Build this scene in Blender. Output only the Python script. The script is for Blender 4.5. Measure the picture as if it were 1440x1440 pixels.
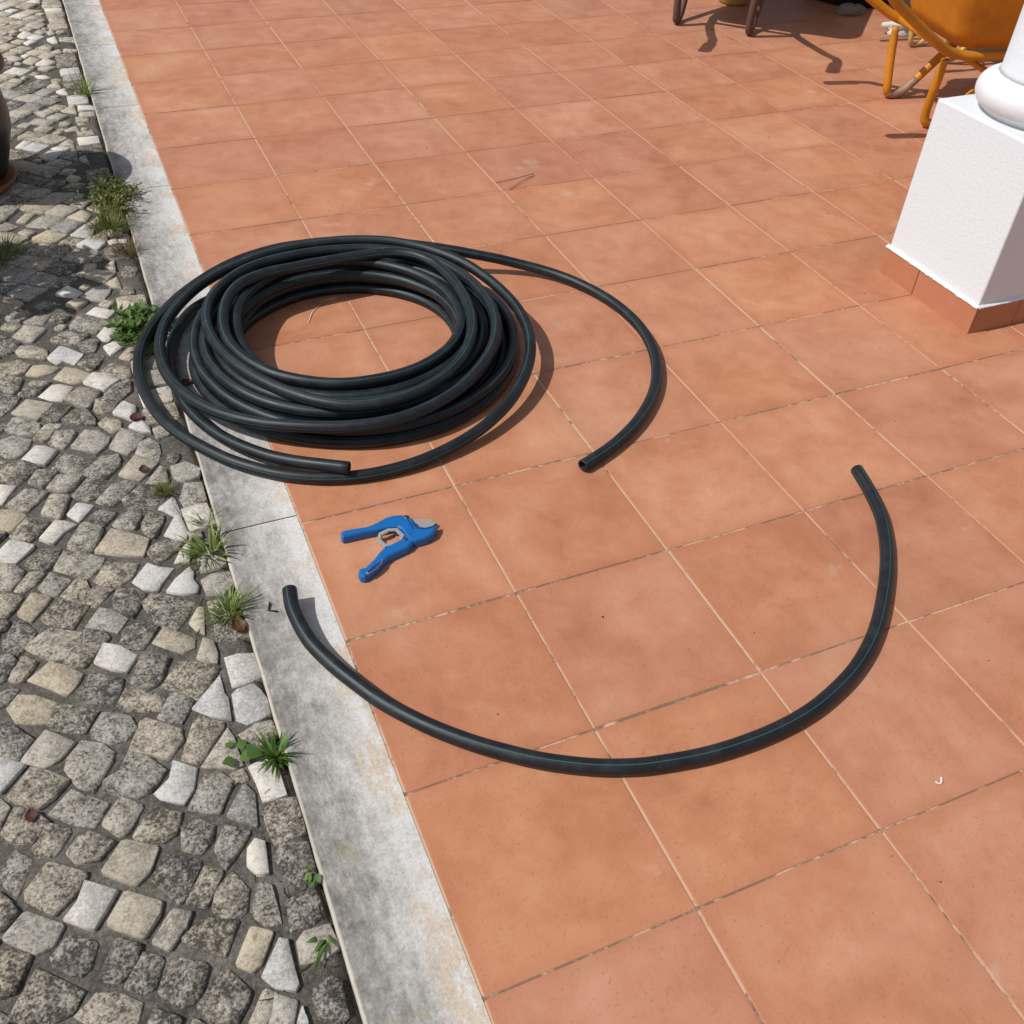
import bpy, bmesh, math, random
from mathutils import Vector, Matrix, noise
from math import sin, cos, pi, radians

random.seed(7)
for o in list(bpy.data.objects):
    bpy.data.objects.remove(o)
scene = bpy.context.scene
C = scene.collection

# ------------------------------------------------------------------ camera
cam = bpy.data.cameras.new('camera')
cam.sensor_fit = 'HORIZONTAL'; cam.sensor_width = 36.0
cam.lens = 1368.87 / 1440 * 36.0
cam.clip_start = 0.05; cam.clip_end = 2000
camo = bpy.data.objects.new('camera', cam); C.objects.link(camo)
RX = Vector((0.91936811, -0.39131784, 0.04040578))
RY = Vector((0.23559969, 0.62993583, 0.74004976))
RZ = Vector((-0.31504772, -0.67085856, 0.67133727))
mw = Matrix((RX, RY, RZ)).transposed().to_4x4()
mw.translation = Vector((-0.2228, -1.14561, 1.36138))
camo.matrix_world = mw
scene.camera = camo

# ------------------------------------------------------------------ sky, sun, exposure
SUN_EL, SUN_AZ = 52.0, -5.0          # shadows fall towards +x, a little -y
w = bpy.data.worlds.new('World'); scene.world = w; w.use_nodes = True
wn = w.node_tree.nodes; wn.clear()
sky = wn.new('ShaderNodeTexSky'); sky.sky_type = 'NISHITA'; sky.sun_disc = False
sky.sun_elevation = radians(SUN_EL); sky.sun_rotation = radians(-90 - SUN_AZ)
sky.air_density = 1.0; sky.dust_density = 1.2
bg = wn.new('ShaderNodeBackground'); bg.inputs['Strength'].default_value = 0.10
wo = wn.new('ShaderNodeOutputWorld')
hs = wn.new('ShaderNodeHueSaturation'); hs.inputs['Saturation'].default_value = .50
w.node_tree.links.new(sky.outputs[0], hs.inputs['Color']); w.node_tree.links.new(hs.outputs[0], bg.inputs[0]); w.node_tree.links.new(bg.outputs[0], wo.inputs[0])
sl = bpy.data.lights.new('sun', 'SUN'); sl.energy = 3.6; sl.angle = radians(0.55); sl.color = (1.0, 0.975, 0.93)
so = bpy.data.objects.new('sun', sl); C.objects.link(so)
sd = Vector((cos(radians(SUN_AZ)) * cos(radians(SUN_EL)), sin(radians(SUN_AZ)) * cos(radians(SUN_EL)), -sin(radians(SUN_EL))))
so.rotation_euler = sd.to_track_quat('-Z', 'Y').to_euler(); so.location = (-4, 1, 6)
scene.view_settings.view_transform = 'Standard'; scene.view_settings.look = 'None'
scene.view_settings.gamma = 1.0; scene.view_settings.use_curve_mapping = False
scene.view_settings.exposure = 0.0
scene.render.engine = 'CYCLES'

# ------------------------------------------------------------------ node helpers
class NT:
    def __init__(s, name):
        s.m = bpy.data.materials.new(name); s.m.use_nodes = True
        s.t = s.m.node_tree; s.t.nodes.clear()
        s.out = s.t.nodes.new('ShaderNodeOutputMaterial')
        s.b = s.t.nodes.new('ShaderNodeBsdfPrincipled')
        s.t.links.new(s.b.outputs[0], s.out.inputs[0])
    def n(s, typ, **kw):
        x = s.t.nodes.new(typ)
        for k, v in kw.items(): setattr(x, k, v)
        return x
    def l(s, a, b): s.t.links.new(a, b)
    def put(s, inp, v):
        if hasattr(v, 'is_output'): s.l(v, inp)
        elif isinstance(v, (tuple, list)) and len(v) == 3 and inp.type == 'RGBA': inp.default_value = (*v, 1)
        else: inp.default_value = v
    def pos(s): return s.n('ShaderNodeNewGeometry').outputs['Position']
    def obj(s): return s.n('ShaderNodeTexCoord').outputs['Object']
    def rnd(s): return s.n('ShaderNodeObjectInfo').outputs['Random']
    def xyz(s, v):
        x = s.n('ShaderNodeSeparateXYZ'); s.l(v, x.inputs[0]); return x.outputs
    def noise(s, vec, scale, detail=4, rough=.55, dist=0.0):
        x = s.n('ShaderNodeTexNoise'); s.l(vec, x.inputs['Vector'])
        x.inputs['Scale'].default_value = scale; x.inputs['Detail'].default_value = detail
        x.inputs['Roughness'].default_value = rough; x.inputs['Distortion'].default_value = dist
        return x.outputs['Fac']
    def math(s, op, a, b=0.0, c=0.0, clamp=False):
        x = s.n('ShaderNodeMath', operation=op, use_clamp=clamp)
        for i, v in enumerate((a, b, c)): s.put(x.inputs[i], v)
        return x.outputs[0]
    def vadd(s, v, off, scale=None):
        if scale is not None:
            k = s.n('ShaderNodeVectorMath', operation='SCALE'); s.put(k.inputs[0], (1.0, 0.73, 0.37)); s.l(s.math('MULTIPLY', off, scale), k.inputs['Scale']); off = k.outputs[0]
        a = s.n('ShaderNodeVectorMath', operation='ADD'); s.l(v, a.inputs[0]); s.put(a.inputs[1], off); return a.outputs[0]
    def vmul(s, v, k):
        a = s.n('ShaderNodeVectorMath', operation='MULTIPLY'); s.l(v, a.inputs[0]); a.inputs[1].default_value = k; return a.outputs[0]
    def ramp(s, f, stops):
        x = s.n('ShaderNodeValToRGB'); s.l(f, x.inputs[0]); e = x.color_ramp.elements
        while len(e) < len(stops): e.new(.5)
        for i, (p, c) in enumerate(stops):
            e[i].position = p; e[i].color = (*c, 1) if len(c) == 3 else c
        return x.outputs[0]
    def sstep(s, f, a, b):
        x = s.n('ShaderNodeMapRange', interpolation_type='SMOOTHSTEP'); s.put(x.inputs[0], f)
        x.inputs[1].default_value = a; x.inputs[2].default_value = b; return x.outputs[0]
    def mix(s, f, a, b, mode='MIX'):
        x = s.n('ShaderNodeMix', data_type='RGBA', blend_type=mode)
        s.put(x.inputs[0], f); s.put(x.inputs[6], a); s.put(x.inputs[7], b); return x.outputs[2]
    def bump(s, h, dist, strength=1.0, prev=None):
        x = s.n('ShaderNodeBump'); x.inputs['Distance'].default_value = dist; x.inputs['Strength'].default_value = strength
        s.l(h, x.inputs['Height'])
        if prev: s.l(prev, x.inputs['Normal'])
        return x.outputs[0]
    def fin(s, col, rough=.7, normal=None, spec=.4, metal=0.0):
        s.put(s.b.inputs['Base Color'], col); s.put(s.b.inputs['Roughness'], rough)
        s.b.inputs['Specular IOR Level'].default_value = spec; s.put(s.b.inputs['Metallic'], metal)
        if normal: s.l(normal, s.b.inputs['Normal'])
        return s.m

# ------------------------------------------------------------------ materials
def mat_tile():
    k = NT('terracotta_tile'); r = k.rnd(); p = k.vadd(k.obj(), r, 91.0)
    a = k.noise(p, 5.0, 4, .6, .4); b = k.noise(k.vadd(p, (7.1, 3, 2)), 17, 5, .65, .3); f = k.noise(p, 190, 3, .6); g = k.noise(p, 620, 2, .5)
    t = k.math('ADD', k.math('MULTIPLY', a, .62), k.math('MULTIPLY', b, .38))
    col = k.ramp(t, [(.30, TILE_A), (.5, TILE_B), (.70, TILE_C)])
    r2 = k.math('FRACT', k.math('MULTIPLY', r, 17.3))
    hue = k.mix(r2, (.92, .86, .82), (1.05, 1.07, 1.06)); col = k.mix(.9, col, hue, 'MULTIPLY')
    r3 = k.math('FRACT', k.math('MULTIPLY', r, 41.7))
    col = k.mix(.75, col, k.mix(r3, (.97, .98, 1.01), (1.03, 1.0, .86)), 'MULTIPLY')
    # redder rim left by the mould
    x = k.xyz(k.obj()); e = k.math('MAXIMUM', k.math('ABSOLUTE', x[0]), k.math('ABSOLUTE', x[1]))
    em = k.math('MULTIPLY', k.sstep(k.math('ADD', e, k.math('MULTIPLY', b, .05)), .155, .197), .45)
    col = k.mix(em, col, (.41, .150, .075))
    # speckle
    sp = k.sstep(f, .58, .70); col = k.mix(k.math('MULTIPLY', sp, .36), col, (.22, .085, .045))
    sg = k.sstep(g, .60, .72); col = k.mix(k.math('MULTIPLY', sg, .22), col, (.60, .34, .22))
    dk = k.sstep(k.noise(k.vadd(p, (1, 5, 9)), 75, 2, .5), .73, .79); col = k.mix(k.math('MULTIPLY', dk, .35), col, (.16, .075, .045))
    wp = k.pos(); dust = k.sstep(k.noise(k.vadd(wp, (3, 1, 0)), 2.3, 5, .6), .52, .72)
    col = k.mix(k.math('MULTIPLY', dust, .20), col, (.56, .34, .215))
    sc = k.sstep(k.noise(k.vmul(k.vadd(wp, (5, 2, 0)), (60, 9, 1)), 1.0, 3, .6), .70, .78)
    col = k.mix(k.math('MULTIPLY', sc, .15), col, (.25, .11, .06))
    sm = k.sstep(k.noise(k.vadd(wp, (8, 3, 0)), 5.5, 6, .62), .645, .73); col = k.mix(k.math('MULTIPLY', sm, .30), col, (.60, .42, .33))
    nb = k.bump(b, .0012, .5); nb = k.bump(f, .0004, .6, nb)
    return k.fin(col, k.math('ADD', .50, k.math('MULTIPLY', b, .22)), nb, .35)

def mat_grout():
    k = NT('pale_grout'); p = k.pos(); x = k.xyz(p)
    fy = k.math('ABSOLUTE', k.math('SUBTRACT', k.math('FRACT', k.math('ADD', k.math('DIVIDE', x[1], .333), .5)), .5))
    row = k.math('LESS_THAN', fy, .012)
    n1 = k.noise(p, 3.1, 4, .7); n2 = k.noise(k.vadd(p, (4, 4, 4)), 40, 4, .7)
    th = k.math('ADD', .545, k.math('MULTIPLY', row, -.075))
    d = k.math('SUBTRACT', k.math('ADD', k.math('MULTIPLY', n1, .6), k.math('MULTIPLY', n2, .4)), th)
    f = k.math('MULTIPLY', k.sstep(d, -.04, .06), .85)
    col = k.mix(f, k.mix(n2, (.48, .32, .21), (.62, .45, .32)), (.14, .085, .055))
    return k.fin(col, .9, k.bump(n2, .001, .6), .2)

def mat_kerb():
    k = NT('weathered_kerb_stone'); p = k.pos(); x = k.xyz(p); r = k.rnd()
    q = k.vadd(p, r, 13.0)
    a = k.noise(q, 9, 6, .68); b = k.noise(k.vmul(q, (1.6, 1, 1)), 42, 6, .72); c = k.noise(k.vadd(q, (3, 9, 1)), 5.5, 5, .6); f = k.noise(q, 260, 3, .6); f2 = k.noise(k.vadd(q, (6, 6, 2)), 170, 4, .75)
    e = k.math('DIVIDE', k.math('ADD', x[0], .156), .156)      # 0 at the outer edge, 1 at the tiles
    d2 = k.noise(k.vmul(q, (3.5, 1, 1)), 14, 5, .7)
    g = k.math('ADD', k.math('MULTIPLY', k.math('SUBTRACT', a, .5), .75), k.math('ADD', k.math('MULTIPLY', k.math('SUBTRACT', b, .5), .85), k.math('MULTIPLY', k.math('SUBTRACT', d2, .5), .7)))
    g = k.math('ADD', g, k.math('MULTIPLY', k.math('SUBTRACT', e, .46), .58))
    col = k.ramp(k.math('ADD', g, .5), [(.05, (.140, .128, .115)), (.3, (.26, .243, .222)), (.5, (.395, .373, .346)), (.72, (.52, .495, .465)), (1.0, (.63, .605, .58))])
    wh = k.math('MULTIPLY', k.sstep(e, .60, .92), k.sstep(k.noise(q, 7, 4, .6), .36, .56)); col = k.mix(k.math('MULTIPLY', wh, .85), col, (.64, .615, .595))
    sp = k.sstep(k.noise(q, 120, 4, .7), .56, .70); col = k.mix(k.math('MULTIPLY', sp, k.math('MULTIPLY', k.math('SUBTRACT', 1.0, e, clamp=True), .55)), col, (.11, .10, .085))
    # ochre scale where the tile adhesive has weathered
    so_ = k.math('MULTIPLY', k.sstep(c, .46, .56), k.math('MULTIPLY', k.sstep(e, .56, .80), k.sstep(k.noise(k.vmul(q, (1.5, .6, 1)), 34, 4, .65), .38, .52)))
    col = k.mix(k.math('MULTIPLY', so_, .62), col, k.mix(b, (.44, .30, .17), (.62, .49, .36)))
    col = k.mix(.40, col, k.ramp(f2, [(.38, (.62, .62, .62)), (.5, (1, 1, 1)), (.62, (1.22, 1.21, 1.2))]), 'MULTIPLY')
    ee = k.math('MULTIPLY', k.sstep(e, .985, .965), k.sstep(e, .93, .97))
    gr = k.sstep(e, .035, .0); col = k.mix(k.math('MULTIPLY', gr, .6), col, (.66, .60, .50))
    yl = k.math('MULTIPLY', k.sstep(k.noise(k.vadd(q, (9, 2, 2)), 18, 4, .6), .62, .70), .35); col = k.mix(yl, col, (.36, .31, .16))
    nb = k.bump(b, .003, .45); nb = k.bump(f, .0006, .6, nb)
    return k.fin(col, .82, nb, .25)

def stone_coords(k): return k.vadd(k.pos(), k.rnd(), 29.0)
def mat_stone(name, lo, mid, hi, dark, patch, rel):
    k = NT(name); q = stone_coords(k); r = k.rnd()
    a = k.noise(q, 48, 8, .80, .2); b = k.noise(k.vadd(q, (2, 7, 3)), 190, 5, .75); f = k.noise(q, 460, 3, .7); c = k.noise(k.vadd(q, (8, 1, 5)), 24, 5, .7)
    t = k.math('ADD', k.math('MULTIPLY', a, .42), k.math('MULTIPLY', b, .58))
    t = k.math('ADD', t, k.math('MULTIPLY', k.math('SUBTRACT', r, .5), .08))
    big = k.noise(k.vadd(q, (1, 1, 8)), 30, 4, .7, .5)
    t = k.math('ADD', t, k.math('MULTIPLY', k.math('SUBTRACT', big, .5), .42 * (.25 + patch)))
    col = k.ramp(t, [(.425, lo), (.49, mid), (.575, hi)])
    col = k.mix(k.math('MULTIPLY', k.sstep(c, .50, .62), patch), col, dark)
    col = k.mix(k.math('MULTIPLY', k.sstep(f, .53, .62), .55 * (0.3 + patch)), col, dark)
    col = k.mix(k.math('MULTIPLY', k.sstep(k.noise(k.vadd(q, (4, 4, 9)), 330, 3, .7), .56, .64), .45 * patch), col, hi)
    r2 = k.math('FRACT', k.math('MULTIPLY', r, 23.1))
    col = k.mix(.8, col, k.mix(r2, (.84, .84, .86), (1.08, 1.01, .92)), 'MULTIPLY')
    nb = k.bump(a, .007 * rel, .9); nb = k.bump(b, .003 * rel, .9, nb); nb = k.bump(f, .0009 * rel, .8, nb)
    return k.fin(col, .9, nb, .15)

def mat_bed():
    k = NT('sandy_mortar'); p = k.pos(); x = k.xyz(p)
    a = k.noise(p, 14, 5, .65); b = k.noise(p, 160, 4, .7); f = k.noise(p, 700, 2, .6)
    col = k.ramp(k.math('ADD', k.math('MULTIPLY', a, .45), k.math('MULTIPLY', b, .55)), [(.36, (.052, .046, .040)), (.5, (.122, .109, .094)), (.62, (.21, .19, .165))])
    sp = k.sstep(f, .60, .70); col = k.mix(k.math('MULTIPLY', sp, .55), col, (.36, .33, .28))
    sp2 = k.sstep(k.noise(k.vadd(p, (5, 5, 5)), 480, 2, .6), .60, .70); col = k.mix(k.math('MULTIPLY', sp2, .6), col, (.035, .03, .025))
    band = k.math('MULTIPLY', k.sstep(x[0], -.262, -.246), k.sstep(x[0], -.222, -.238))
    ms = k.math('MULTIPLY', k.sstep(k.noise(k.vadd(p, (3, 3, 1)), 7, 4, .6), .52, .64), k.math('ADD', .12, k.math('MULTIPLY', band, .5)))
    col = k.mix(ms, col, (.045, .055, .014))
    dk = k.sstep(x[0], -.172, -.160); col = k.mix(k.math('MULTIPLY', dk, .7), col, (.030, .020, .014))
    nb = k.bump(b, .004, .9); nb = k.bump(f, .0015, .8, nb)
    return k.fin(col, .95, nb, .15)

def mat_pipe():
    k = NT('black_polyethylene'); uv = k.n('ShaderNodeUVMap', uv_map='pipe').outputs[0]; x = k.xyz(uv)
    v = k.math('FRACT', k.math('MULTIPLY', x[1], 4.0))
    d = k.math('ABSOLUTE', k.math('SUBTRACT', v, .5))
    st = k.sstep(d, .044, .028)
    p = k.pos(); a = k.noise(p, 30, 5, .6); b = k.noise(k.vmul(uv, (300, 60, 1)), 1.0, 4, .6)
    col = k.mix(k.sstep(a, .4, .75), (.0080, .0095, .0125), (.018, .021, .026))
    col = k.mix(st, col, (.022, .090, .085))
    sc = k.sstep(k.noise(k.vmul(uv, (9, 55, 1)), 1.0, 3, .55), .70, .74); col = k.mix(k.math('MULTIPLY', sc, .35), col, (.10, .10, .10))
    dots = k.sstep(k.noise(p, 150, 2, .5), .745, .78); col = k.mix(k.math('MULTIPLY', dots, .5), col, (.16, .14, .12))
    return k.fin(col, k.math('ADD', .36, k.math('MULTIPLY', a, .26)), k.bump(a, .0008, .5), .38)

def mat_paint(name, col, chip, rough=.42, amount=.12, dirt=.35):
    k = NT(name); p = k.obj(); a = k.noise(p, 9, 5, .65); b = k.noise(p, 45, 5, .7)
    c2 = k.mix(k.sstep(a, .35, .7), tuple(v * .80 for v in col), col)
    c2 = k.mix(k.math('MULTIPLY', k.sstep(b, .56, .72), dirt), c2, tuple(v * .45 + .01 for v in col))
    ch = k.sstep(k.math('ADD', k.math('MULTIPLY', a, .6), k.math('MULTIPLY', b, .4)), .66 - amount * .5, .70 - amount * .5)
    c2 = k.mix(ch, c2, chip)
    return k.fin(c2, k.math('ADD', rough, k.math('MULTIPLY', b, .2)), k.bump(b, .0015, .4), .45)

def mat_white():
    k = NT('white_stucco_paint'); p = k.pos(); z = k.xyz(p)[2]
    a = k.noise(p, 85, 4, .6); b = k.noise(p, 240, 3, .6); c = k.noise(p, 6, 4, .6)
    col = k.mix(c, (.665, .695, .73), (.69, .72, .755))
    nb = k.bump(a, .0022, .5); nb = k.bump(b, .0014, .55, nb)
    return k.fin(col, .75, nb, .3)
def mat_white_smooth():
    k = NT('white_gloss_paint'); p = k.pos(); c = k.noise(p, 9, 4, .6); a = k.noise(p, 60, 4, .6)
    ye = k.sstep(k.noise(k.vadd(p, (2, 4, 1)), 11, 4, .6), .60, .72)
    col = k.mix(k.math('MULTIPLY', ye, .30), k.mix(c, (.68, .70, .715), (.71, .725, .735)), (.78, .66, .48))
    return k.fin(col, .55, k.bump(a, .002, .4), .35)

def mat_leaf(name, ca, cb, tr=.25):
    k = NT(name); at = k.n('ShaderNodeAttribute', attribute_name='shade').outputs['Fac']
    n = k.noise(k.pos(), 60, 3, .6)
    col = k.mix(at, ca, cb); col = k.mix(k.math('MULTIPLY', n, .35), col, tuple(v * .5 for v in ca))
    k.fin(col, .5, None, .35)
    t = k.n('ShaderNodeBsdfTranslucent'); k.l(k.mix(.5, col, (.22, .30, .03)), t.inputs[0])
    mx = k.n('ShaderNodeMixShader'); mx.inputs[0].default_value = tr
    k.l(k.b.outputs[0], mx.inputs[1]); k.l(t.outputs[0], mx.inputs[2]); k.l(mx.outputs[0], k.out.inputs[0])
    return k.m
def mat_plain(name, col, rough=.6, var=.3, scale=40, metal=0.0, spec=.4, rel=.001):
    k = NT(name); n = k.noise(k.pos(), scale, 5, .65)
    return k.fin(k.mix(n, tuple(v * (1 - var) for v in col), tuple(v * (1 + var) for v in col)), rough, k.bump(n, rel, .5), spec, metal)

TILE_A = (.375, .146, .076); TILE_B = (.482, .211, .122); TILE_C = (.555, .285, .178)
M = dict(
    tile=mat_tile(), grout=mat_grout(), kerb=mat_kerb(), bed=mat_bed(), pipe=mat_pipe(),
    g=mat_stone('lichen_grey_stone', (.080, .072, .062), (.315, .287, .245), (.62, .57, .485), (.070, .063, .055), .32, .8),
    l=mat_stone('pale_grey_stone', (.21, .195, .172), (.39, .365, .325), (.54, .51, .46), (.14, .128, .11), .22, .5),
    c=mat_stone('cream_limestone', (.29, .25, .19), (.45, .40, .315), (.57, .515, .42), (.16, .14, .11), .18, .5),
    w=mat_stone('white_limestone', (.42, .40, .375), (.60, .575, .54), (.70, .675, .635), (.28, .265, .24), .08, .45),
    stucco=mat_white(), gloss=mat_white_smooth(),
    yellow=mat_paint('orange_yellow_paint', (.60, .225, .008), (.46, .36, .27), .42, .06),
    rust=mat_paint('rusty_brown_paint', (.125, .062, .048), (.20, .13, .10), .55, .10),
    pale=mat_paint('pale_yellow_paint', (.56, .40, .12), (.30, .22, .10), .45, .03),
    worn=mat_plain('scuffed_steel', (.27, .20, .16), .6, .5, 70, .2),
    blue=mat_plain('blue_enamel', (.004, .118, .37), .36, .22, 70, 0, .5, .0006),
    dblue=mat_plain('dark_blue_enamel', (.004, .045, .20), .4, .2, 80),
    steel=mat_plain('dull_steel', (.40, .38, .36), .45, .2, 90, .35),
    dsteel=mat_plain('dark_steel_bolt', (.10, .11, .13), .4, .3, 90, .8),
    tyre=mat_plain('black_rubber', (.012, .012, .013), .7, .3, 40),
    clay=mat_plain('dark_glazed_clay', (.018, .013, .011), .40, .45, 9, 0, .5),
    clayrim=mat_plain('brown_clay_rim', (.085, .046, .036), .55, .3, 25),
    saucer=mat_plain('orange_clay', (.28, .10, .035), .7, .3, 25),
    soil=mat_plain('dry_potting_soil', (.05, .035, .025), .95, .5, 80),
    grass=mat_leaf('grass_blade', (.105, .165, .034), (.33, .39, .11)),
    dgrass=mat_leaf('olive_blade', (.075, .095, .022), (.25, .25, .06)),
    dry=mat_leaf('dry_straw', (.12, .060, .025), (.26, .17, .075), .15),
    leaf=mat_leaf('broad_leaf', (.055, .125, .024), (.16, .27, .055)),
    dead=mat_plain('dead_leaf', (.075, .022, .015), .7, .4, 60),
    twig=mat_plain('dry_twig', (.12, .065, .035), .8, .4, 80),
    chip=mat_plain('white_plastic', (.75, .72, .68), .6, .1, 60),
    rag=mat_plain('dirty_white_cloth', (.62, .58, .53), .9, .35, 40, 0, .2, .004),
    greylump=mat_plain('dusty_grey_sack', (.20, .17, .15), .9, .35, 30, 0, .2, .004),
    earth=mat_plain('dry_earth', (.12, .095, .07), .95, .4, 6),
    litter=mat_leaf('brown_litter', (.030, .018, .012), (.12, .065, .035), .1),
)

# ------------------------------------------------------------------ object helpers
def link(name, me, mats, parent=None, loc=(0, 0, 0)):
    o = bpy.data.objects.new(name, me); C.objects.link(o); o.location = loc
    if not isinstance(mats, (list, tuple)): mats = [mats]
    if len(me.materials) == 0:
        for m in mats: me.materials.append(m)
    if parent: o.parent = parent
    return o
def mesh(name, v, f, smooth=False):
    me = bpy.data.meshes.new(name); me.from_pydata(v, [], f); me.update()
    if smooth: me.polygons.foreach_set('use_smooth', [True] * len(me.polygons))
    return me
def tag(o, label, cat, group=None):
    o['label'] = label; o['category'] = cat
    if group: o['group'] = group
    return o
def empty(name, loc, rz=0):
    o = bpy.data.objects.new(name, None); C.objects.link(o); o.location = loc; o.rotation_euler = (0, 0, rz); o.empty_display_size = .1
    return o
def structure(o): o['kind'] = 'structure'; return o

def catmull(P, n):
    P = [Vector(p) for p in P]; Q = [2 * P[0] - P[1]] + P + [2 * P[-1] - P[-2]]; out = []
    for i in range(1, len(Q) - 2):
        a, b, d, e = Q[i - 1:i + 3]
        for j in range(n):
            t = j / n
            out.append(.5 * (2 * b + (d - a) * t + (2 * a - 5 * b + 4 * d - e) * t * t + (3 * b - a - 3 * d + e) * t ** 3))
    out.append(P[-1]); return out
def frames(P):
    T = [(P[min(i + 1, len(P) - 1)] - P[max(i - 1, 0)]).normalized() for i in range(len(P))]
    u = Vector((0, 0, 1)); u = (u - T[0] * u.dot(T[0]))
    if u.length < .1: u = Vector((1, 0, 0)); u = u - T[0] * u.dot(T[0])
    u.normalize(); out = []
    for t in T:
        u = (u - t * u.dot(t)).normalized(); out.append((u, t.cross(u)))
    return T, out
def tube(P, r, seg=10, v=None, f=None, cap=True):
    v = [] if v is None else v; f = [] if f is None else f
    P = [Vector(p) for p in P]; T, F = frames(P); b0 = len(v)
    for i, p in enumerate(P):
        rr = r[i] if isinstance(r, (list, tuple)) else r
        u, w_ = F[i]
        for j in range(seg):
            a = 2 * pi * j / seg; v.append(p + u * (cos(a) * rr) + w_ * (sin(a) * rr))
    for i in range(len(P) - 1):
        for j in range(seg):
            a = b0 + i * seg + j; b = b0 + i * seg + (j + 1) % seg
            f.append((a, b, b + seg, a + seg))
    if cap:
        f.append(tuple(b0 + j for j in reversed(range(seg)))); e = b0 + (len(P) - 1) * seg
        f.append(tuple(e + j for j in range(seg)))
    return v, f
def lathe(prof, seg=48, c=(0, 0)):
    v, f = [], []
    for r, z in prof:
        for j in range(seg):
            a = 2 * pi * j / seg; v.append((c[0] + r * cos(a), c[1] + r * sin(a), z))
    for i in range(len(prof) - 1):
        for j in range(seg):
            a = i * seg + j; b = i * seg + (j + 1) % seg; f.append((a, b, b + seg, a + seg))
    f.append(tuple(reversed(range(seg)))); e = (len(prof) - 1) * seg; f.append(tuple(e + j for j in range(seg)))
    return v, f
def bevel_box(x0, x1, y0, y1, z0, z1, b, seg=1):
    bm = bmesh.new(); bmesh.ops.create_cube(bm, size=1)
    for q in bm.verts: q.co = Vector(((x0 + x1) / 2 + q.co.x * (x1 - x0), (y0 + y1) / 2 + q.co.y * (y1 - y0), (z0 + z1) / 2 + q.co.z * (z1 - z0)))
    if b: bmesh.ops.bevel(bm, geom=bm.edges[:], offset=b, segments=seg, affect='EDGES', profile=.5)
    me = bpy.data.meshes.new('box'); bm.to_mesh(me); bm.free(); return me
def prism(poly, z0, z1, b=.002, seg=3):
    bm = bmesh.new(); A = sum(poly[i][0] * poly[(i + 1) % len(poly)][1] - poly[(i + 1) % len(poly)][0] * poly[i][1] for i in range(len(poly)))
    if A < 0: poly = poly[::-1]
    lo = [bm.verts.new((x, y, z0)) for x, y in poly]; hi = [bm.verts.new((x, y, z1)) for x, y in poly]
    n = len(poly); bm.faces.new(lo[::-1]); top = bm.faces.new(hi)
    for i in range(n): bm.faces.new((lo[i], lo[(i + 1) % n], hi[(i + 1) % n], hi[i]))
    bm.normal_update()
    if b: bmesh.ops.bevel(bm, geom=[e for e in bm.edges if top in e.link_faces], offset=b, segments=seg, affect='EDGES', profile=.5)
    me = bpy.data.meshes.new('prism'); bm.to_mesh(me); bm.free(); return me

# ================================================================== THE SETTING
gv = [(-60, -60, -.12), (60, -60, -.12), (60, 60, -.12), (-60, 60, -.12)]
structure(link('ground', mesh('ground', gv, [(0, 1, 2, 3)]), M['earth']))

# ---- terrace: grout bed + individual tiles (333 mm pitch)
P = 0.333
structure_terrace = link('terrace', bevel_box(-0.0019, 15 * P + 3.0, -4 * P - 1.0, 14 * P + 2.0, -.11, -.0011, 0), M['grout'])
structure(structure_terrace)
tile_meshes = []
for kx in range(4):
    h = P / 2 - (.0014 + .0003 * kx)
    bm = bmesh.new(); rng = random.Random(kx)
    ring = []
    for (s, z, ins) in ((0, -.009, 0), (1, -.0008, 0), (2, -.0001, .0009), (3, .0001, .004)):
        q = h - ins; rr = []
        for (cx, cy) in ((-1, -1), (1, -1), (1, 1), (-1, 1)):
            rr.append(bm.verts.new((cx * q, cy * q, z)))
        ring.append(rr)
    for a, b in zip(ring, ring[1:]):
        for i in range(4): bm.faces.new((a[i], a[(i + 1) % 4], b[(i + 1) % 4], b[i]))
    bm.faces.new(ring[-1]); me = bpy.data.meshes.new('tile'); bm.to_mesh(me); bm.free(); me.materials.append(M['tile']); tile_meshes.append(me)
for r in range(-4, 14):
    for c_ in range(0, 16):
        if r > 11 and c_ < 1: pass
        t = link('tile', random.choice(tile_meshes), M['tile'], structure_terrace, ((c_ + .5) * P + random.uniform(-.0007, .0007), (r + .5) * P + random.uniform(-.0007, .0007), random.uniform(-.0004, .0004)))
        t.rotation_euler = (random.uniform(-.0012, .0012), random.uniform(-.0012, .0012), random.choice((0, pi / 2, pi, 3 * pi / 2)) + random.uniform(-.0012, .0012))

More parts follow.
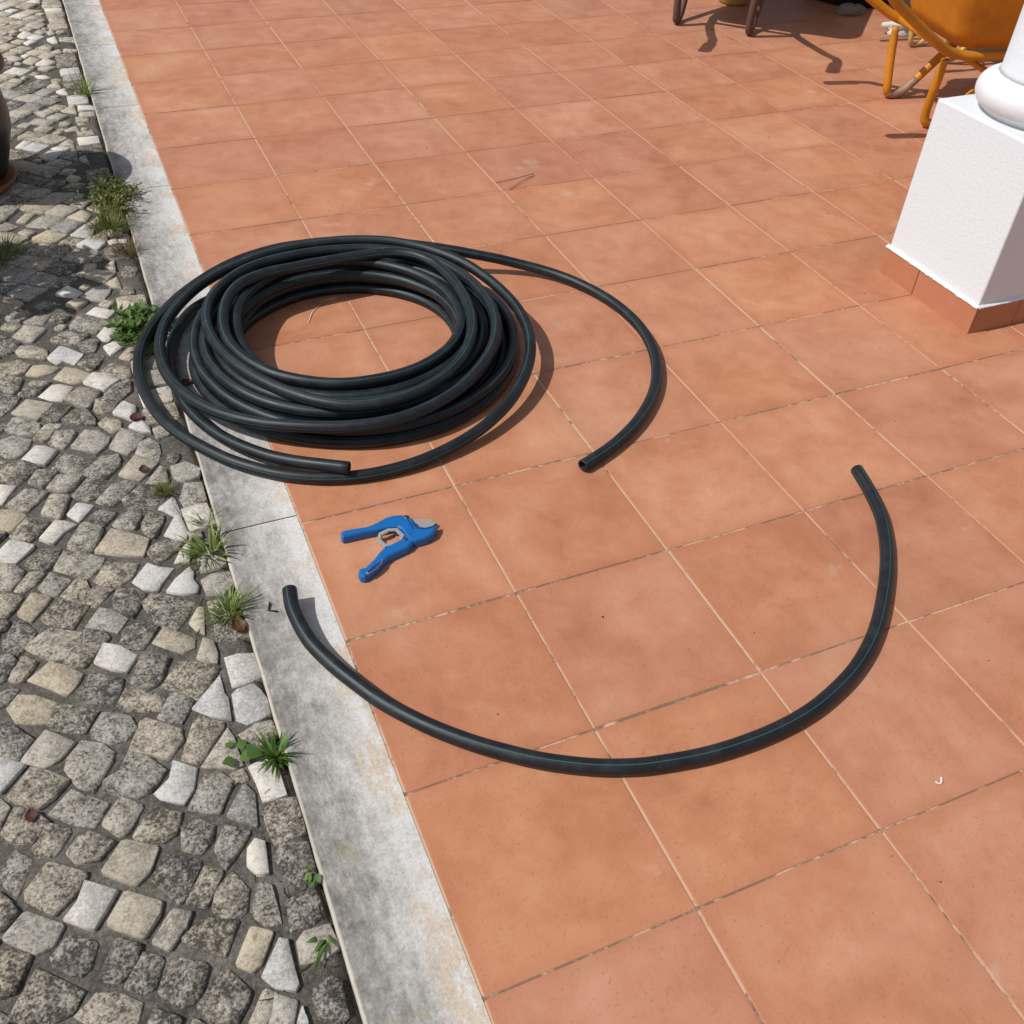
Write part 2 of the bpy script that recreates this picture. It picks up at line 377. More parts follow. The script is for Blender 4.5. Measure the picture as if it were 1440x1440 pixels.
# ---- kerb of pale stone slabs
kv = [(-.150, -2.5, -.115), (-.002, -2.5, -.115), (-.002, 7, -.115), (-.150, 7, -.115), (-.150, -2.5, -.006), (-.002, -2.5, -.006), (-.002, 7, -.006), (-.150, 7, -.006)]
kf = [(3, 2, 1, 0), (4, 5, 6, 7), (0, 1, 5, 4), (1, 2, 6, 5), (2, 3, 7, 6), (3, 0, 4, 7)]
kerb = structure(link('kerb', mesh('kerb', kv, kf), M['bed']))
joints = [-1.6, .36, 1.14, 2.03, 2.77, 3.5, 4.09, 4.9, 5.8]
for a, b in zip(joints, joints[1:]):
    n = int((b - a) * 34); v = []; f = []; rng = random.Random(int(a * 100))
    prof = [(-.1565, -.10), (-.1570, -.010), (-.1558, -.0040), (-.1525, -.0008), (-.146, .0006), (-.10, .0009), (-.05, .0007), (-.0022, .0001), (-.0020, -.02)]
    for i in range(n + 1):
        y = a + .0016 + (b - a - .0032) * i / n
        for j, (x, z) in enumerate(prof):
            jx = noise.noise((y * 9, j * .2, 1)) * .0022 * (1 if j < 5 else .0) + noise.noise((y * 33, 3, 1)) * .0010 * (1 if j < 5 else 0)
            v.append((x + jx, y, z + (noise.noise((x * 20, y * 14, 7)) * .0008 if 3 < j < 7 else 0)))
    m_ = len(prof)
    for i in range(n):
        for j in range(m_ - 1): f.append((i * m_ + j, i * m_ + j + 1, (i + 1) * m_ + j + 1, (i + 1) * m_ + j))
    f.append(tuple(range(m_))[::-1]); f.append(tuple(n * m_ + j for j in range(m_)))
    me = mesh('kerb_stone', v, f); 
    bm = bmesh.new(); bm.from_mesh(me); bmesh.ops.recalc_face_normals(bm, faces=bm.faces); bm.to_mesh(me); bm.free()
    link('kerb_stone', me, M['kerb'], kerb)

# ---- cobbled pavement: mortar bed + cobblestones
ZT = -.010
def bed_z(x, y): return -.0158 + .003 * noise.noise((x * 14, y * 14, 0)) + .0016 * noise.noise((x * 60, y * 60, 4)) - (.010 if x > -.166 else 0)
bx0, bx1, by0, by1, st = -2.2, -.1555, -1.3, 5.6, .0125
nx, ny = int((bx1 - bx0) / st), int((by1 - by0) / st)
v = [(bx0 + (bx1 - bx0) * i / nx, by0 + (by1 - by0) * j / ny, 0) for j in range(ny + 1) for i in range(nx + 1)]
v = [(x, y, bed_z(x, y)) for x, y, _ in v]
f = [(j * (nx + 1) + i, j * (nx + 1) + i + 1, (j + 1) * (nx + 1) + i + 1, (j + 1) * (nx + 1) + i) for j in range(ny) for i in range(nx)]
pavement = structure(link('pavement', mesh('pavement', v, f, True), M['bed']))

STONES = [('g',[-535,1203,-522,1196,-494,1206,-488,1241,-505,1261,-533,1254]),
('g',[-493,1177,-443,1146,-432,1153,-431,1184,-458,1210,-485,1223,-498,1199]),
('w',[-410,1109,-398,1122,-373,1099,-349,1138,-383,1181,-399,1188,-429,1146]),
('g',[-537,1127,-522,1111,-491,1100,-473,1132,-496,1162,-537,1154]),
('c',[-461,1073,-426,1077,-406,1094,-439,1117,-465,1123,-481,1091]),
('c',[-380,1013,-361,1019,-340,1043,-367,1075,-394,1090,-421,1049]),
('g',[-341,1060,-327,1063,-297,1111,-332,1126,-365,1099]),
('g',[-347,1148,-320,1138,-304,1185,-334,1198,-357,1186]),
('w',[-287,1107,-271,1118,-239,1150,-274,1168,-298,1154]),
('c',[-246,1070,-229,1090,-228,1123,-242,1128,-269,1092]),
('w',[-318,961,-277,992,-306,1026,-332,1042,-359,1008]),
('g',[-303,1030,-274,996,-252,999,-250,1036,-288,1071,-312,1047]),
('w',[-436,962,-412,948,-383,999,-411,1021,-428,1025,-459,987]),
('l',[-383,922,-360,899,-324,954,-347,972,-370,989,-406,956]),
('g',[-540,1045,-521,1017,-502,1031,-493,1069,-515,1093,-539,1080]),
('g',[-486,992,-463,991,-443,1025,-432,1034,-470,1055,-501,1010]),
('g',[-544,942,-539,938,-515,965,-498,994,-526,1019,-542,1010]),
('c',[-470,893,-458,906,-432,945,-459,965,-487,985,-519,938]),
('g',[-438,870,-422,874,-391,918,-425,938,-460,899]),
('g',[-379,844,-353,829,-348,851,-362,890,-390,900,-415,871]),
('g',[-338,872,-312,870,-290,904,-308,935,-341,922,-346,894]),
('g',[-287,908,-260,934,-256,984,-293,971,-318,944]),
('w',[-270,818,-258,843,-257,870,-280,898,-309,862]),
('g',[-516,852,-489,840,-467,848,-467,876,-495,914,-518,913,-532,876]),
('g',[-457,803,-432,840,-420,858,-448,873,-483,821]),
('g',[-424,766,-404,788,-391,820,-430,834,-450,796]),
('g',[-319,789,-300,796,-294,822,-322,852,-345,831]),
('l',[-374,737,-362,719,-334,744,-325,773,-347,806,-372,815,-406,764]),
('l',[-296,699,-272,717,-252,746,-270,767,-298,793,-328,735]),
('w',[-262,773,-238,757,-238,778,-253,822,-281,796]),
('g',[-549,792,-536,774,-515,771,-497,786,-483,817,-523,845,-548,841]),
('w',[-483,733,-465,719,-436,761,-461,786,-477,792,-508,755]),
('g',[-418,675,-402,667,-370,702,-404,734,-421,747,-451,702]),
('g',[-362,638,-348,629,-318,660,-313,679,-318,701,-348,705,-393,662]),
('g',[-260,669,-238,649,-229,679,-229,710,-244,736,-266,724,-280,689]),
('c',[-285,595,-265,614,-239,643,-263,667,-281,685,-321,631]),
('g',[-552,704,-521,672,-476,718,-508,751,-536,757,-550,767]),
('g',[-474,642,-462,654,-441,686,-480,702,-499,668]),
('g',[-435,608,-413,620,-392,649,-414,665,-440,671,-464,639]),
('g',[-394,571,-375,573,-341,605,-358,626,-385,642,-418,595]),
('g',[-348,540,-326,551,-291,586,-310,608,-339,604,-372,560]),
('l',[-227,567,-225,617,-236,629,-271,583]),
('g',[-312,507,-290,497,-259,502,-232,536,-250,565,-282,579,-322,546]),
('w',[-564,622,-553,618,-541,639,-523,668,-553,682,-568,637]),
('g',[-527,591,-506,577,-468,622,-491,644,-509,649,-544,613]),
('g',[-446,530,-423,591,-456,611,-481,556]),
('w',[-412,508,-380,551,-410,571,-434,539]),
('c',[-567,542,-541,523,-510,563,-532,589,-556,598,-577,575]),
('g',[-508,483,-490,494,-469,527,-492,541,-507,549,-538,510]),
('w',[-464,458,-442,484,-418,500,-438,517,-457,526,-487,480]),
('g',[-367,477,-340,513,-373,529,-396,509]),
('g',[-339,460,-313,446,-292,487,-322,503,-352,478]),
('g',[-294,420,-277,410,-250,460,-280,483,-297,452]),
('g',[-423,426,-398,409,-369,473,-407,500,-440,439]),
('c',[-350,384,-308,363,-290,408,-327,440,-354,456,-390,406]),
('w',[-562,443,-539,424,-499,465,-540,497,-567,463]),
('g',[-509,403,-480,385,-448,432,-489,451,-519,420]),
('g',[-439,361,-416,339,-388,360,-379,384,-409,408,-445,429,-468,384]),
('g',[-381,304,-360,296,-332,312,-320,341,-374,369,-399,327]),
('g',[-564,367,-546,359,-527,379,-521,394,-535,419,-562,430]),
('g',[-526,343,-503,357,-485,380,-513,394,-542,355]),
('g',[-488,325,-470,312,-442,347,-476,378,-499,346]),
('g',[-426,272,-406,259,-373,294,-395,309,-412,309,-416,334,-432,343,-460,308]),
('g',[-374,243,-345,210,-315,256,-338,281,-361,289,-376,263]),
('g',[-571,294,-557,285,-526,331,-561,356,-565,351]),
('c',[-517,260,-477,309,-512,336,-540,289]),
('g',[-493,248,-451,218,-418,263,-442,282,-465,297,-496,265]),
('l',[-400,197,-377,180,-354,207,-377,238,-399,252,-427,214]),
('g',[-355,132,-337,125,-305,167,-314,170,-330,192,-360,188,-373,151]),
('g',[-562,210,-542,190,-521,208,-513,232,-526,264,-542,273,-567,229]),
('g',[-568,253,-556,260,-554,278,-571,287,-583,274]),
('g',[-495,160,-464,151,-436,202,-486,228,-505,217,-528,196]),
('g',[-436,120,-418,142,-392,173,-401,191,-432,204,-470,139]),
('w',[-397,97,-373,81,-350,110,-377,144,-400,160,-420,123]),
('g',[-345,33,-321,40,-300,85,-327,107,-348,101,-366,57]),
('g',[-573,135,-557,143,-544,174,-552,188,-570,195,-579,173]),
('g',[-545,119,-513,156,-534,181,-560,133]),
('c',[-499,95,-473,65,-456,82,-443,104,-466,132,-492,153,-529,122]),
('g',[-456,60,-446,43,-405,23,-387,44,-382,69,-404,83,-427,103,-439,80]),
('w',[-250,480,-229,452,-218,460,-224,521,-261,491]),
('w',[-232,384,-221,378,-215,402,-220,449,-231,453,-258,407]),
('w',[-242,322,-227,311,-217,359,-214,380,-238,349,-254,323]),
('g',[-283,336,-264,341,-229,374,-265,395,-287,382,-297,368]),
('w',[-318,273,-295,258,-284,277,-258,309,-282,322,-301,341,-334,299]),
('w',[-254,232,-227,224,-222,243,-227,265,-224,281,-230,299,-258,277,-278,250]),
('g',[-307,177,-278,150,-260,165,-236,204,-269,232,-303,250,-322,236]),
('c',[-246,138,-231,119,-221,183,-231,191,-254,156]),
('l',[-215,584,-202,562,-166,569,-157,592,-184,623,-215,617]),
('g',[-210,482,-188,480,-165,487,-163,543,-198,552,-213,509]),
('w',[-213,403,-182,405,-157,410,-165,477,-181,479,-216,474]),
('l',[-211,279,-178,277,-160,284,-160,319,-186,329,-211,328]),
('l',[-211,216,-182,208,-157,229,-160,263,-193,266,-213,256]),
('g',[-210,149,-177,139,-169,158,-180,194,-213,197]),
('g',[-213,95,-183,87,-156,85,-155,119,-183,132,-211,134]),
('c',[-279,91,-255,94,-250,115,-278,147,-297,164,-320,131]),
('w',[-208,-15,-180,-18,-157,-13,-160,44,-186,51,-209,50]),
('w',[-214,-87,-201,-102,-181,-100,-161,-95,-159,-64,-164,-40,-173,-23,-202,-26,-212,-33]),
('w',[-250,-68,-223,-86,-220,-38,-224,-25,-223,-9,-225,14,-277,-38]),
('c',[-240,54,-224,44,-218,68,-220,95,-235,107,-253,67]),
('g',[-299,10,-268,-19,-245,2,-226,31,-271,65,-284,68,-316,30]),
('g',[-320,-48,-301,-61,-276,-24,-290,-4,-308,4,-334,-35]),
('g',[-351,-108,-335,-122,-305,-94,-305,-72,-337,-44,-352,-31,-361,-37,-385,-85]),
('g',[-287,-150,-236,-91,-270,-60,-283,-70,-312,-128]),
('l',[-264,-167,-240,-182,-223,-180,-227,-123,-232,-100,-284,-160]),
('g',[-208,-137,-189,-155,-160,-139,-164,-112,-187,-111,-216,-119]),
('w',[-210,-220,-208,-256,-171,-256,-172,-210,-188,-179,-215,-189]),
('w',[-354,-193,-323,-216,-304,-195,-292,-159,-326,-132,-335,-162,-361,-180]),
('g',[-289,-243,-274,-249,-245,-206,-263,-181,-285,-179,-314,-224]),
('g',[-575,81,-565,84,-545,110,-560,121,-573,116,-585,105]),
('c',[-552,40,-530,26,-506,16,-489,57,-521,86,-546,96,-565,72]),
('g',[-498,6,-477,-12,-452,-22,-427,12,-462,36,-484,48,-504,16]),
('g',[-437,-38,-414,-59,-392,-60,-370,-46,-379,-20,-393,-4,-418,6,-440,-24]),
('g',[-379,-4,-350,-15,-334,-25,-321,-1,-354,39,-377,45,-393,11]),
('g',[-578,-21,-551,-39,-529,-9,-558,32,-576,39,-587,34]),
('l',[-514,-70,-492,-62,-467,-38,-497,-7,-509,3,-550,-42]),
('g',[-470,-120,-447,-138,-418,-96,-414,-81,-428,-56,-458,-39,-478,-63,-486,-83]),
('w',[-587,-85,-579,-93,-563,-78,-542,-55,-578,-23,-589,-38]),
('g',[-429,-147,-386,-178,-369,-171,-340,-146,-363,-111,-388,-91,-406,-120,-429,-131]),
('g',[-527,-142,-509,-133,-482,-109,-511,-83,-533,-66,-570,-110]),
('l',[-593,-148,-583,-152,-568,-125,-581,-103,-595,-104]),
('g',[-481,-188,-455,-203,-429,-172,-455,-146,-479,-126,-511,-157]),
('g',[-421,-235,-407,-235,-380,-196,-413,-170,-441,-204]),
('g',[-568,-187,-540,-197,-517,-170,-534,-150,-552,-134,-562,-132,-580,-168]),
('g',[-484,-258,-454,-261,-431,-241,-459,-210,-478,-215,-496,-234]),
('l',[-252,-275,-225,-295,-217,-240,-228,-215,-265,-261]),
('g',[-210,-301,-206,-332,-160,-329,-160,-268,-183,-263,-210,-270]),
('g',[-392,-253,-360,-270,-342,-265,-328,-230,-368,-203,-398,-243]),
('c',[-407,-326,-386,-309,-369,-275,-415,-244,-452,-286]),
('g',[-311,-310,-295,-296,-285,-271,-304,-250,-331,-252,-336,-292]),
('g',[-285,-345,-266,-332,-235,-301,-271,-276,-290,-307]),
('w',[-252,-354,-242,-372,-225,-377,-221,-326,-233,-315,-246,-328]),
('g',[-205,-389,-187,-416,-161,-399,-160,-350,-197,-339,-210,-355]),
('g',[-352,-374,-337,-360,-310,-323,-360,-291,-385,-325]),
('g',[-319,-394,-289,-350,-311,-331,-344,-376]),
('g',[-309,-409,-286,-429,-267,-422,-259,-391,-275,-357,-302,-374,-311,-397]),
('g',[-244,-454,-225,-454,-226,-396,-240,-387,-264,-427]),
('g',[-215,-473,-185,-477,-165,-467,-169,-427,-211,-429]),
('l',[-214,-523,-185,-528,-158,-521,-163,-483,-200,-482,-213,-492]),
('g',[-330,-458,-309,-474,-281,-431,-325,-410,-359,-429]),
('c',[-279,-510,-265,-506,-239,-467,-266,-448,-297,-493]),
('w',[-254,-541,-230,-557,-224,-550,-223,-519,-223,-486,-233,-480,-267,-522]),
('l',[-376,-440,-353,-417,-339,-395,-363,-380,-398,-417]),
('c',[-408,-409,-383,-383,-377,-363,-422,-329,-452,-370]),
('w',[-480,-362,-468,-369,-434,-324,-474,-293,-486,-319,-506,-339]),
('g',[-518,-327,-471,-282,-518,-242,-555,-284]),
('g',[-580,-258,-565,-276,-542,-230,-565,-201,-586,-233]),
('l',[-547,-376,-523,-373,-508,-347,-557,-307,-588,-336]),
('g',[-495,-429,-479,-422,-467,-389,-502,-364,-529,-395]),
('g',[-446,-457,-423,-442,-411,-419,-442,-392,-469,-440]),
('g',[-419,-484,-404,-483,-386,-446,-408,-427,-440,-465]),
('g',[-372,-519,-354,-520,-329,-476,-371,-449,-401,-488]),
('g',[-344,-553,-310,-567,-285,-535,-311,-491,-354,-523]),
('g',[-612,-398,-592,-420,-575,-417,-552,-376,-590,-353,-608,-363]),
('g',[-577,-458,-537,-477,-511,-475,-491,-451,-547,-400,-582,-446]),
('g',[-481,-503,-437,-528,-422,-495,-448,-469,-474,-461,-502,-479]),
('g',[-387,-554,-375,-534,-408,-511,-421,-534]),
('g',[-351,-575,-342,-559,-360,-540,-376,-562]),
('g',[-277,-587,-253,-551,-269,-538,-296,-576]),
('l',[-247,-605,-229,-571,-256,-550,-273,-585]),
('w',[-223,-606,-226,-579,-239,-599]),
('g',[-589,-322,-566,-301,-572,-288,-587,-263,-606,-285]),
('g',[-531,-229,-508,-232,-483,-196,-520,-173,-541,-206]),
('g',[-209,-605,-174,-619,-169,-568,-180,-557,-208,-566]),
('w',[-340,1424,-321,1447,-358,1494,-389,1458]),
('l',[-306,1399,-280,1377,-256,1418,-249,1447,-284,1465,-328,1420]),
('w',[-274,1289,-251,1322,-298,1358,-326,1323]),
('c',[-258,1480,-227,1533,-278,1564,-309,1532]),
('l',[-225,1539,-223,1600,-253,1563]),
('c',[-243,1451,-222,1434,-226,1504,-260,1481]),
('w',[-261,1684,-233,1721,-279,1752,-314,1725]),
('c',[-242,1728,-227,1727,-222,1809,-267,1760]),
('c',[-253,1848,-227,1856,-227,1906,-271,1858]),
('l',[-272,1973,-242,2016,-273,2035,-308,2002]),
('c',[-235,1930,-221,1926,-236,1983,-262,1969]),
('c',[-441,1922,-406,1974,-434,1987,-466,1939]),
('l',[-510,1896,-491,1886,-461,1904,-492,1943,-516,1922]),
('c',[-513,1815,-476,1783,-436,1820,-476,1857,-511,1869]),
('l',[-460,1234,-424,1286,-472,1321,-506,1268]),
('l',[-430,1310,-407,1354,-447,1359,-476,1341]),
('w',[-298,1186,-284,1178,-263,1206,-258,1234,-285,1250,-308,1213]),
('c',[-242,1175,-222,1174,-241,1207,-257,1189]),
('c',[-283,2166,-259,2197,-285,2234,-306,2193]),
('g',[-203,1496,-181,1496,-170,1535,-196,1558,-213,1521]),
('w',[-337,2370,-289,2438,-339,2453,-369,2411]),
('w',[-299,2425,-270,2459,-310,2487,-332,2472]),
('w',[-415,2498,-386,2548,-411,2572,-442,2517]),
('l',[-331,2683,-297,2719,-361,2774,-391,2736]),
('l',[-330,2765,-299,2804,-316,2846,-357,2809]),
('w',[-157,2792,-159,2830,-210,2845,-214,2803]),
('l',[-161,2726,-163,2769,-212,2772,-216,2730]),
('l',[-266,2611,-228,2611,-234,2659,-276,2626]),
('c',[-255,2797,-222,2775,-224,2868,-273,2821]),
('w',[-284,3329,-251,3364,-287,3419,-327,3355]),
('c',[-278,3417,-242,3453,-273,3500,-312,3457]),
('l',[-399,3413,-369,3442,-405,3490,-431,3452]),
('c',[-340,3366,-305,3417,-339,3464,-373,3406]),
('l',[-399,3142,-381,3199,-416,3223,-441,3188]),
('w',[-316,3173,-281,3184,-300,3225,-339,3222]),
('w',[-260,2995,-234,2980,-243,3056,-275,3025]),
('w',[-353,3715,-304,3753,-347,3824,-377,3755]),
('w',[-246,3621,-223,3614,-231,3699,-266,3667]),
('l',[-248,3737,-226,3740,-233,3811,-262,3775]),
('w',[-340,3614,-305,3653,-321,3698,-358,3651]),
('l',[-251,3478,-219,3477,-229,3535,-266,3498]),
('l',[-161,3485,-160,3524,-206,3537,-216,3492]),
('w',[-383,4103,-352,4132,-385,4160,-414,4129]),
('g',[-221,2293,-228,2382,-253,2354]),
('g',[-159,3613,-156,3679,-212,3694,-216,3645])]
STONES = [(k, [(p[i] / 1000, p[i + 1] / 1000) for i in range(0, len(p), 2)]) for k, p in STONES]
def inside(p, poly):
    r = False; n = len(poly)
    for i in range(n):
        (x1, y1), (x2, y2) = poly[i], poly[i - 1]
        if (y1 > p[1]) != (y2 > p[1]) and p[0] < (x2 - x1) * (p[1] - y1) / (y2 - y1) + x1: r = not r
    return r
def centre(p): return (sum(q[0] for q in p) / len(p), sum(q[1] for q in p) / len(p))
def area(p): return abs(sum(p[i][0] * p[i - 1][1] - p[i - 1][0] * p[i][1] for i in range(len(p)))) / 2
traced = [(centre(p), math.sqrt(area(p)), p) for k, p in STONES]
fill = []
rg = random.Random(21)
def clear(poly, c, size):
    for c2, s2, p2 in traced:
        d = math.hypot(c[0] - c2[0], c[1] - c2[1])
        if d > .13: continue
        if d < (size + s2) * .43: return False
        if any(inside(q, p2) for q in poly) or any(inside(q, poly) for q in p2): return False
    return True
# the row of setts along the kerb
y = -1.25
while y < 5.4:
    ln = rg.uniform(.055, .085); x0 = -.243 + rg.uniform(-.006, .006)
    poly = [(x0, y), (-.172, y + rg.uniform(-.004, .004)), (-.172 + rg.uniform(-.003, .003), y + ln), (x0 + rg.uniform(-.004, .004), y + ln + rg.uniform(-.004, .004))]
    if clear(poly, centre(poly), math.sqrt(area(poly))): fill.append((rg.choices('gglcw', (5, 4, 2.5, 1, 1.2))[0], poly)); y += ln + .012
    else: y += .012
# the diagonal field
ua, ub = Vector((.0595, -.0500)), Vector((.0500, .0560))
def node(i, j):
    p = Vector((-.30, 1.6)) + ua * i + ub * j
    return p + Vector((noise.noise((p.x * 3, p.y * 3, 1)), noise.noise((p.x * 3, p.y * 3, 8)))) * .022 + Vector((noise.noise((i * 7.1, j * 3.3, 2)), noise.noise((i * 5.7, j * 9.1, 5)))) * .016
for i in range(-60, 60):
    for j in range(-60, 60):
        q = [node(i, j), node(i + 1, j), node(i + 1, j + 1), node(i, j + 1)]; c_ = sum(q, Vector((0, 0))) / 4
        if not (-1.25 < c_.x < -.255 and -1.2 < c_.y < 5.3): continue
        for sc in (.90, .76, .62, .48):
            s_ = sc * rg.uniform(.95, 1.05)
            poly = [tuple(c_ + (p - c_) * s_ * rg.uniform(.93, 1.07)) for p in q]
            if max(p[0] for p in poly) > -.252:
                poly = [(min(p[0], -.252 - rg.uniform(0, .004)), p[1]) for p in poly]
                if area(poly) < .0006: continue
            if clear(poly, centre(poly), math.sqrt(area(poly))):
                fill.append((rg.choices('gglcw', (6, 6, 2.2, 2.0, 1.4))[0], poly)); break

# small filler stones where the pattern leaves a gap
placed = traced + [(centre(p), math.sqrt(area(p)), p) for k_, p in fill]
cells = {}
def put(c_, s_, p): cells.setdefault((int(math.floor(c_[0] / .14)), int(math.floor(c_[1] / .14))), []).append((c_, s_, p))
for q in placed: put(*q)
def clear2(poly, c_, s_):
    gx, gy = int(math.floor(c_[0] / .14)), int(math.floor(c_[1] / .14))
    for a in (-1, 0, 1):
        for b in (-1, 0, 1):
            for c2, s2, p2 in cells.get((gx + a, gy + b), ()):
                if math.hypot(c_[0] - c2[0], c_[1] - c2[1]) < (s_ + s2) * .47: return False
                if any(inside(q, p2) for q in poly) or any(inside(q, poly) for q in p2): return False
    return True
for size in (.052, .042, .032, .024):
    for it in range(2600):
        c_ = (rg.uniform(-1.2, -.185), rg.uniform(-1.1, 5.1))
        if -.262 < c_[0] < -.236: continue
        a0 = (-.70 if c_[0] < -.25 else 0) + rg.uniform(-.2, .2); n_ = rg.choice((4, 4, 5))
        poly = [(c_[0] + size * .68 * rg.uniform(.85, 1.15) * cos(a0 + pi / 4 + 2 * pi * i / n_), c_[1] + size * .68 * rg.uniform(.85, 1.15) * sin(a0 + pi / 4 + 2 * pi * i / n_)) for i in range(n_)]
        if max(p[0] for p in poly) > -.168: continue
        if clear2(poly, c_, size):
            fill.append((rg.choices('gglcw', (6, 6, 1.5, 1.5, .8))[0], poly)); put(c_, size, poly)

def stone_geo(kind, poly, rg):
    A = sum(poly[i][0] * poly[(i + 1) % len(poly)][1] - poly[(i + 1) % len(poly)][0] * poly[i][1] for i in range(len(poly)))
    if A < 0: poly = poly[::-1]
    if len(poly) <= 4:
        L_ = sorted(range(len(poly)), key=lambda i: -math.hypot(poly[i][0] - poly[(i + 1) % len(poly)][0], poly[i][1] - poly[(i + 1) % len(poly)][1]))[:1]
        cc = centre(poly); q2 = []
        for i, p in enumerate(poly):
            q2.append(p)
            if i in L_:
                p2 = poly[(i + 1) % len(poly)]; t_ = rg.uniform(.35, .65); m_ = Vector(p).lerp(Vector(p2), t_); m_ += (m_ - Vector(cc)) * rg.uniform(-.02, .09); q2.append(tuple(m_))
        poly = q2
    n = len(poly); out = []
    if n <= 5:
        rk = rg.uniform(.07, .16) if kind == 'g' else .08
        for i in range(n):
            a, b, c_ = Vector(poly[i - 1]), Vector(poly[i]), Vector(poly[(i + 1) % n])
            out += [b + (a - b) * rk, b + (c_ - b) * rk]
    else: out = [Vector(p) for p in poly]
    gcen = sum(out, Vector((0, 0))) / len(out); sc = 1.11 if kind == 'g' else 1.06
    out = [gcen + (p - gcen) * sc for p in out]
    jt = .0018 if kind == 'g' else .0010
    out = [p + Vector((rg.uniform(-jt, jt), rg.uniform(-jt, jt))) for p in out]
    n = len(out); c_ = sum(out, Vector((0, 0))) / n; dz = rg.uniform(-.0025, .003); tx, ty = rg.uniform(-.06, .06), rg.uniform(-.06, .06)
    rz = .0026 if kind == 'g' else .0010
    v = []; bev = .075 if kind == 'g' else .05
    for p in out: v.append((p.x * 1.0, p.y, -.034))
    for p in out: v.append((p.x, p.y, ZT + dz - (.0030 if kind == 'g' else .0022) + rg.uniform(-.0012, .0012)))
    for p in out:
        q = p + (c_ - p) * bev * rg.uniform(.7, 1.3); v.append((q.x, q.y, ZT + dz + (q.x - c_.x) * tx + (q.y - c_.y) * ty + rg.uniform(-rz, rz) * .6))
    v.append((c_.x + rg.uniform(-.006, .006), c_.y + rg.uniform(-.006, .006), ZT + dz + rg.uniform(-.2, 1.0) * rz))
    f = []
    for i in range(n):
        j = (i + 1) % n
        f += [(i, j, n + j, n + i), (n + i, n + j, 2 * n + j, 2 * n + i), (2 * n + i, 2 * n + j, 3 * n)]
    return v, f
rg2 = random.Random(5)
CAMP = Vector((-.2228, -1.1456, 1.3614))
def imgsize(p): 
    c_ = centre(p); d = Vector((c_[0], c_[1], 0)) - CAMP; return area(p) / d.length_squared * abs(d.normalized().z)
def inview(p):
    c_ = centre(p); d = Vector((c_[0], c_[1], ZT)) - CAMP; z = -d.dot(RZ); x = d.dot(RX) / z * 1368.87; y_ = d.dot(RY) / z * 1368.87
    return z > 0 and abs(x) < 745 and abs(y_) < 745
everything = STONES + fill
vis = sorted([s for s in everything if inview(s[1])], key=lambda s: -imgsize(s[1]))
single = vis[:296]; ids = set(id(s) for s in single); rest = [s for s in everything if id(s) not in ids]
for kind, poly in single:
    v, f = stone_geo(kind, poly, rg2); link('cobblestone', mesh('cobblestone', v, f, True), M[kind], pavement)
order = ['g', 'l', 'c', 'w']; V, F, MI = [], [], []
for kind, poly in rest:
    v, f = stone_geo(kind, poly, rg2); b = len(V); V += v; F += [tuple(b + i for i in q) for q in f]; MI += [order.index(kind)] * len(f)
me = mesh('far_cobblestones', V, F, True); o = link('cobblestones', me, [M[k] for k in order], pavement); me.polygons.foreach_set('material_index', MI); o['kind'] = 'stuff'

# ================================================================== WHITE COLUMN
col = tag(empty('column', (2.038, .628, 0)), 'white stuccoed column on a square plinth with a terracotta tile skirting', 'column')
def at_col(o): o.location = Vector(o.location) - Vector((2.038, .628, 0)); return o
hw = .187 - .007
me = bevel_box(-hw, hw, -hw, hw, .0, .4985, .005, 3); link('plinth', me, M['stucco'], col)
me = bevel_box(-hw + .007, hw - .007, -hw + .007, hw - .007, .4968, .4995, .001, 1); link('ledge', me, M['gloss'], col)
prof = [(.145, .499), (.1453, .5075)] + [(.137 + .040 * cos(t), .547 + .040 * sin(t)) for t in [radians(a) for a in range(-78, 91, 12)]] + [(.1375, .5885), (.136, .5912)]
v, f = lathe(prof, 64); link('base_ring', mesh('base_ring', v, f, True), M['gloss'], col)
prof = [(.136, .5915), (.1325, .602), (.1315, .9), (.129, 1.5), (.123, 2.2)]
v, f = lathe(prof, 64); link('shaft', mesh('shaft', v, f, True), M['stucco'], col)
prof = [(.127, 2.2005), (.15, 2.21), (.155, 2.23), (.15, 2.25), (.13, 2.26), (.17, 2.30), (.19, 2.34), (.19, 2.37)]
v, f = lathe(prof, 64); link('capital', mesh('capital', v, f, True), M['gloss'], col)
W = .187
def skirt(a0, a1, side):
    t = .0088
    if side == 'l': me = bevel_box(-W, -W + t, a0 + .001, a1 - .001, -.001, .078, .0012)
    if side == 'r': me = bevel_box(W - t, W, a0 + .001, a1 - .001, -.001, .078, .0012)
    if side == 'f': me = bevel_box(a0 + .001, a1 - .001, -W, -W + t, -.001, .078, .0012)
    if side == 'b': me = bevel_box(a0 + .001, a1 - .001, W - t, W, -.001, .078, .0012)
    o = link('skirting_tile', me, M['tile'], col); return o
skirt(-W, .040, 'l'); skirt(.040, W, 'l')
skirt(-W + .009, -.028, 'f'); skirt(-.028, W - .009, 'f')
skirt(-W, 0, 'r'); skirt(0, W, 'r'); skirt(-W + .009, 0, 'b'); skirt(0, W - .009, 'b')
